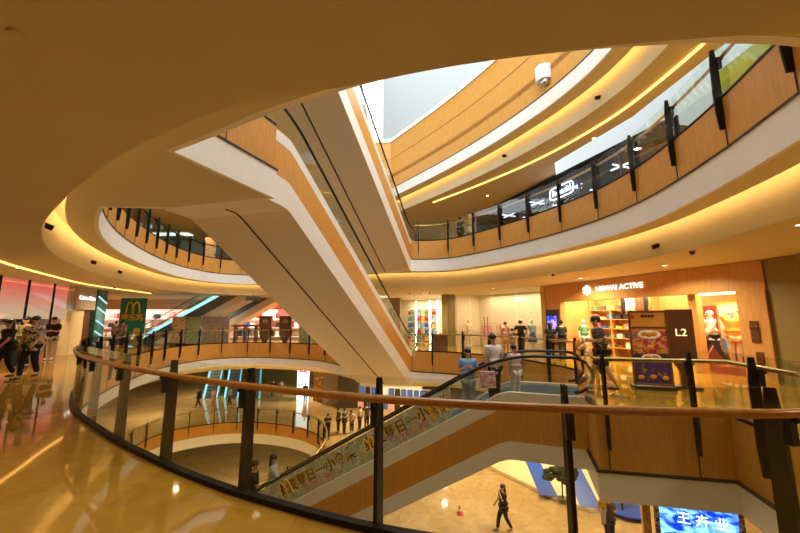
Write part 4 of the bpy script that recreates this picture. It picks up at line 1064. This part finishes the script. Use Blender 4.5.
person(onC2(7.75, .75), 285, 1.68, cl('pale_grey', (.45, .47, .5)), DKB, 'long haired woman in grey reaching for the handrail low on the escalator', long=True, arms=('down', 'rail'), sleeve='long')
person(onC2(8.25, .6), 290, 1.80, B_, B_, 'man in a black shirt standing lowest on the escalator', arms=('down', 'swing_f'))
# shop visitors
person((6.05, 18.1, 0), -20, 1.72, B_, cl('dark_brown', (.06, .04, .02)), 'man in black shirt facing the cream shop window', arms='hip')
person((5.7, 18.35, 0), -10, 1.3, cl('grey_child', (.3, .28, .26)), cl('grey2', (.35, .33, .3)), 'child in grey beside the man in black at cream shop')
person((5.55, 19.0, 0), 0, 1.64, cl('rose', (.72, .38, .30)), cl('rose_skirt', (.6, .35, .28)), 'woman in a rose dress at the cream shop window', skirt=True)
person((6.62, 15.9, 0), -20, 1.6, cl('charcoal', (.03, .03, .03)), B_, 'dark haired woman before the glowing vertical screen', long=True)
person((6.98, 15.6, 0), 10, 1.72, B_, B_, 'man in black beside her before the glowing vertical screen')
# upper storey people
person((3.55, 17.3, 5.35), 60, 1.72, cl('khaki2', (.5, .38, .15)), cl('khaki3', (.4, .32, .14)), 'person in khaki leaning by the upper balustrade', skirt=True, arms=('hold', 'down'))
person((3.1, 17.7, 5.35), -60, 1.62, B_, B_, 'dark dressed person beside the khaki one on the upper storey', arms=('hold', 'hip'))
person((2.1, 18.6, 4.95), 200, 1.45, cl('teal', (.1, .3, .33)), B_, 'low figure in teal behind the upper balustrade') if False else None
# ground storey people
person((3.85, 14.4, -6), 95, 1.63, B_, B_, 'woman with long hair in black walking across ground floor', long=True, stride=.14, arms=('mouth', 'swing_f'), shoes=cl('tan', (.4, .25, .15)))
person((7.25, 13.5, -6), 180, 1.7, cl('brown_shirt', (.12, .06, .03)), DKB, 'adult in brown carrying a child at the bottom edge', arms=('hold', 'down'))
person((6.95, 13.3, -5.2), 180, .95, cl('child_yellow', (.7, .5, .03)), W_, 'child in yellow carried by the adult in brown')
person((-17.0, 31.0, -6) if False else (-17.9, 33.0, -6), 95, 1.75, B_, B_, 'dark walker nearest the ground storey escalators, leftmost', stride=.14, arms=('swing_f', 'swing_b'))
person((-16.9, 33.6, -6), 180, 1.6, cl('peach', (.7, .5, .4)), cl('peach2', (.6, .4, .3)), 'person in pale pink by the ground storey escalators', skirt=True)
person((-15.6, 34.0, -6), 80, 1.65, cl('white2', (.5, .48, .45)), B_, 'person in white top and dark trousers walking right, ground storey', stride=.13)
person((-12.9, 37.5, -6), 180, 1.7, B_, B_, 'dark dressed person, left of two before the olive ground wall')
person((-12.1, 37.6, -6), 180, 1.65, cl('beige', (.5, .42, .3)), cl('beige2', (.4, .32, .22)), 'person in beige, right of two before the olive ground wall')
person((-9.1, 35.6, -6), 0, 1.72, B_, B_, 'dark figure in front of the lit advertising column', group=None)
gcol = [(.02, .02, .02), (.05, .05, .06), (.03, .04, .1), (.55, .48, .42), (.4, .3, .22), (.03, .03, .03), (.15, .12, .08)]
glab = ['person in black with long hair, first of the queue by the balustrade', 'second of the queue, in a black shirt', 'queue member in dark blue behind the bending one', 'queue member in a pale shirt bending forward', 'queue member in beige near the middle', 'tall queue member in black looking down', 'last of the queue, in brown with hand on hip']
for i in range(7):
    x = -4.75 + i * .47; y = 25.0 + i * .34 + (.3 if i % 2 else 0)
    person((x, y + .35 * ((i * 5) % 3 - 1), -6), (200, 120, 250, 165, 60, 190, 230)[i], (1.62, 1.68, 1.7, 1.55, 1.6, 1.76, 1.7)[i], cl('queue_%d' % i, gcol[i]), B_ if i % 3 else DKB, glab[i], long=(i in (0, 3)), arms=('hold', 'hip')[i % 2], lean=.25 if i == 3 else 0, group=None)
# mannequins in the window display
WM = mat('white_mannequin', (.8, .75, .68), .4)
p_ = sp(tn(710, 1.05), 1.05, .25)
mr, T_, arm_ = person(p_, 0, 1.78, W_, DKB, 'white running mannequin in white top and dark blue leggings', hair=W_, skin=WM, name='mannequin', cat='mannequin', stride=.15, arms=('swing_f', 'swing_b'), shoes=W_, sleeve='long')
mr.rotation_euler = (0, 0, R(70))
p_ = sp(tn(731, .95), .95, .25)
person(p_, 160, 1.78, cl('orange_top', (.75, .36, .06)), cl('sand_trousers', (.6, .45, .28)), 'stretching mannequin with raised arms in an orange top', hair=W_, skin=WM, name='mannequin', cat='mannequin', arms='up', shoes=W_)
for i, (px, n_, cc) in enumerate(((568, 1.2, GOODS[0]),)):
    p_ = sp(tn(583, 1.6), 1.6, 0); person(p_, 180, 1.72, GOODS[8], GOODS[0], 'mannequin in a green and white outfit at the shop entrance', hair=W_, skin=WM, name='mannequin', cat='mannequin', shoes=W_)
for i, (tt, a_, b_) in enumerate(((.6, GOODS[9], GOODS[9]), (4.7, GOODS[0], GOODS[7]), (5.35, GOODS[7], GOODS[3]))):
    person(s2(tt, 1.0, 0), 200, 1.75, a_, b_, ('leftmost cream shop mannequin in beige', 'mannequin in white with a pale blue skirt in the cream shop', 'rightmost cream shop mannequin in blue')[i], hair=W_, skin=WM, name='mannequin', cat='mannequin', skirt=(i > 0), shoes=W_)

# ------------------------------------------------------------------ lights
def downlight(x, y, z, power, color=(1, .62, .3), size=.25, spread=150, label=None, grp='round ceiling downlights'):
    rt = empty('downlight', (x, y, z), 0, label or 'small round recessed downlight in the ceiling', 'downlight', grp)
    MB().lathe([(.07, -.012), (.11, -.012), (.11, 0), (.07, 0)], n=16).build('trim_ring', WHITE, rt)
    MB().lathe([(0, -.006), (.07, -.006), (.07, 0), (0, 0)], n=16).build('lens', emis('downlight_lens', (1, .75, .45), 6), rt)
    l = bpy.data.lights.new('downlight_lamp', 'AREA'); l.shape = 'DISK'; l.size = size; l.energy = power; l.color = color; l.spread = R(spread)
    o = bpy.data.objects.new('lamp', l); link(o, rt); o.location = (0, 0, -.03)
    return rt
def area(x, y, z, sx, sy, power, color, rot=(0, 0, 0), spread=180):
    l = bpy.data.lights.new('lamp', 'AREA'); l.shape = 'RECTANGLE'; l.size = sx; l.size_y = sy; l.energy = power; l.color = color; l.spread = R(spread)
    o = bpy.data.objects.new('shop_lamp_light', l); link(o); o.location = (x, y, z); o.rotation_euler = rot; return o
WARM = (1, .82, .50)
# middle storey around
for x, y, w in ((7.2, 6.2, 60), (8.3, 11.0, 80), (7.4, 14.5, 80), (5.0, 19.0, 80), (1.5, 22.5, 80), (-12.6, 11.6, 60), (-15.2, 20.0, 80), (-8, 26.5, 90), (-14, 27, 90), (-2.5, 23.5, 60), (-22, 26, 80), (-3, 1.0, 25), (3.5, -2.5, 40), (-8, 1.5, 40), (6.5, 1.5, 40)):
    downlight(x, y, 3.40, w, WARM, label='round downlight in the middle storey ceiling', grp='middle storey downlights')
for x, y, w in ((8.0, 8.0, 60), (7.6, 13.0, 60), (5, 19.5, 60), (-13.5, 14, 60), (-14, 24, 60), (-5, 26, 60)):
    downlight(x, y, 8.75, w, (1, .66, .36), label='round downlight in the upper storey ceiling', grp='upper storey downlights')
for x, y, w in ((2.0, 19, 110), (7, 19.5, 120), (5.2, 14.0, 90), (10, 14, 110), (-2, 26, 160), (-9, 36.5, 200), (-20, 30, 200), (-17, 20, 160), (3, 26, 200), (-20, 38, 160), (10, 22, 200)):
    downlight(x, y, -1.50, w, (1, .74, .42), label='round downlight in the ground storey ceiling', grp='ground storey downlights')
for x, y in ((-10, 20), (-10, 28), (-14, 25)):
    l = area(x, y, -7.6, 3, 3, 520, WARM)
# shop interiors
c_ = sp(3.8, 1.7, 3.3); area(c_[0], c_[1], 3.3, 4.5, 2.0, 330, (1, .74, .42), (0, 0, angT))
c_ = sp(t_px(718), .9, 3.2); area(c_[0], c_[1], 3.2, 2.0, .8, 130, (1, .66, .36), (0, 0, angT))
c_ = s2(LL2 / 2, 1.4, 3.3); area(c_[0], c_[1], 3.3, 5, 2, 95, (1, .82, .56), (0, 0, a2))
c_ = s1(L1_ * .4, 1.8, 3.3); area(c_[0], c_[1], 3.3, 5, 2, 170, (1, .80, .5), (0, 0, a1))
c_ = s3(4.5, 1.8, 3.25); area(c_[0], c_[1], 3.25, 6, 2, 200, (1, .75, .5), (0, 0, aP))
area(-10, 31.5, 3.3, 12, 2, 420, (1, .74, .6)); area(-24, 31.5, 3.3, 10, 2, 300, (1, .72, .68))
area(0, 29.5, -1.56, 7, 3, 420, (1, .74, .5))

# ------------------------------------------------------------------ world, camera
w = bpy.data.worlds.new('sky'); scene.world = w; w.use_nodes = True
bg = w.node_tree.nodes['Background']; bg.inputs[0].default_value = (.86, .94, 1, 1); bg.inputs[1].default_value = 3.2
cam = bpy.data.cameras.new('camera'); cam.sensor_width = 36; cam.lens = 355 / 800 * 36; cam.clip_start = .05; cam.clip_end = 300
co = bpy.data.objects.new('camera', cam); link(co); co.location = (0, 0, 1.7); co.rotation_euler = (R(90 + 8.6), 0, 0); scene.camera = co
scene.view_settings.view_transform = 'Standard'; scene.view_settings.look = 'None'; scene.view_settings.gamma = 1; scene.view_settings.exposure = .55
scene.cycles.transparent_max_bounces = 24; scene.cycles.max_bounces = 8; scene.cycles.diffuse_bounces = 4
scene.cycles.sample_clamp_indirect = 6
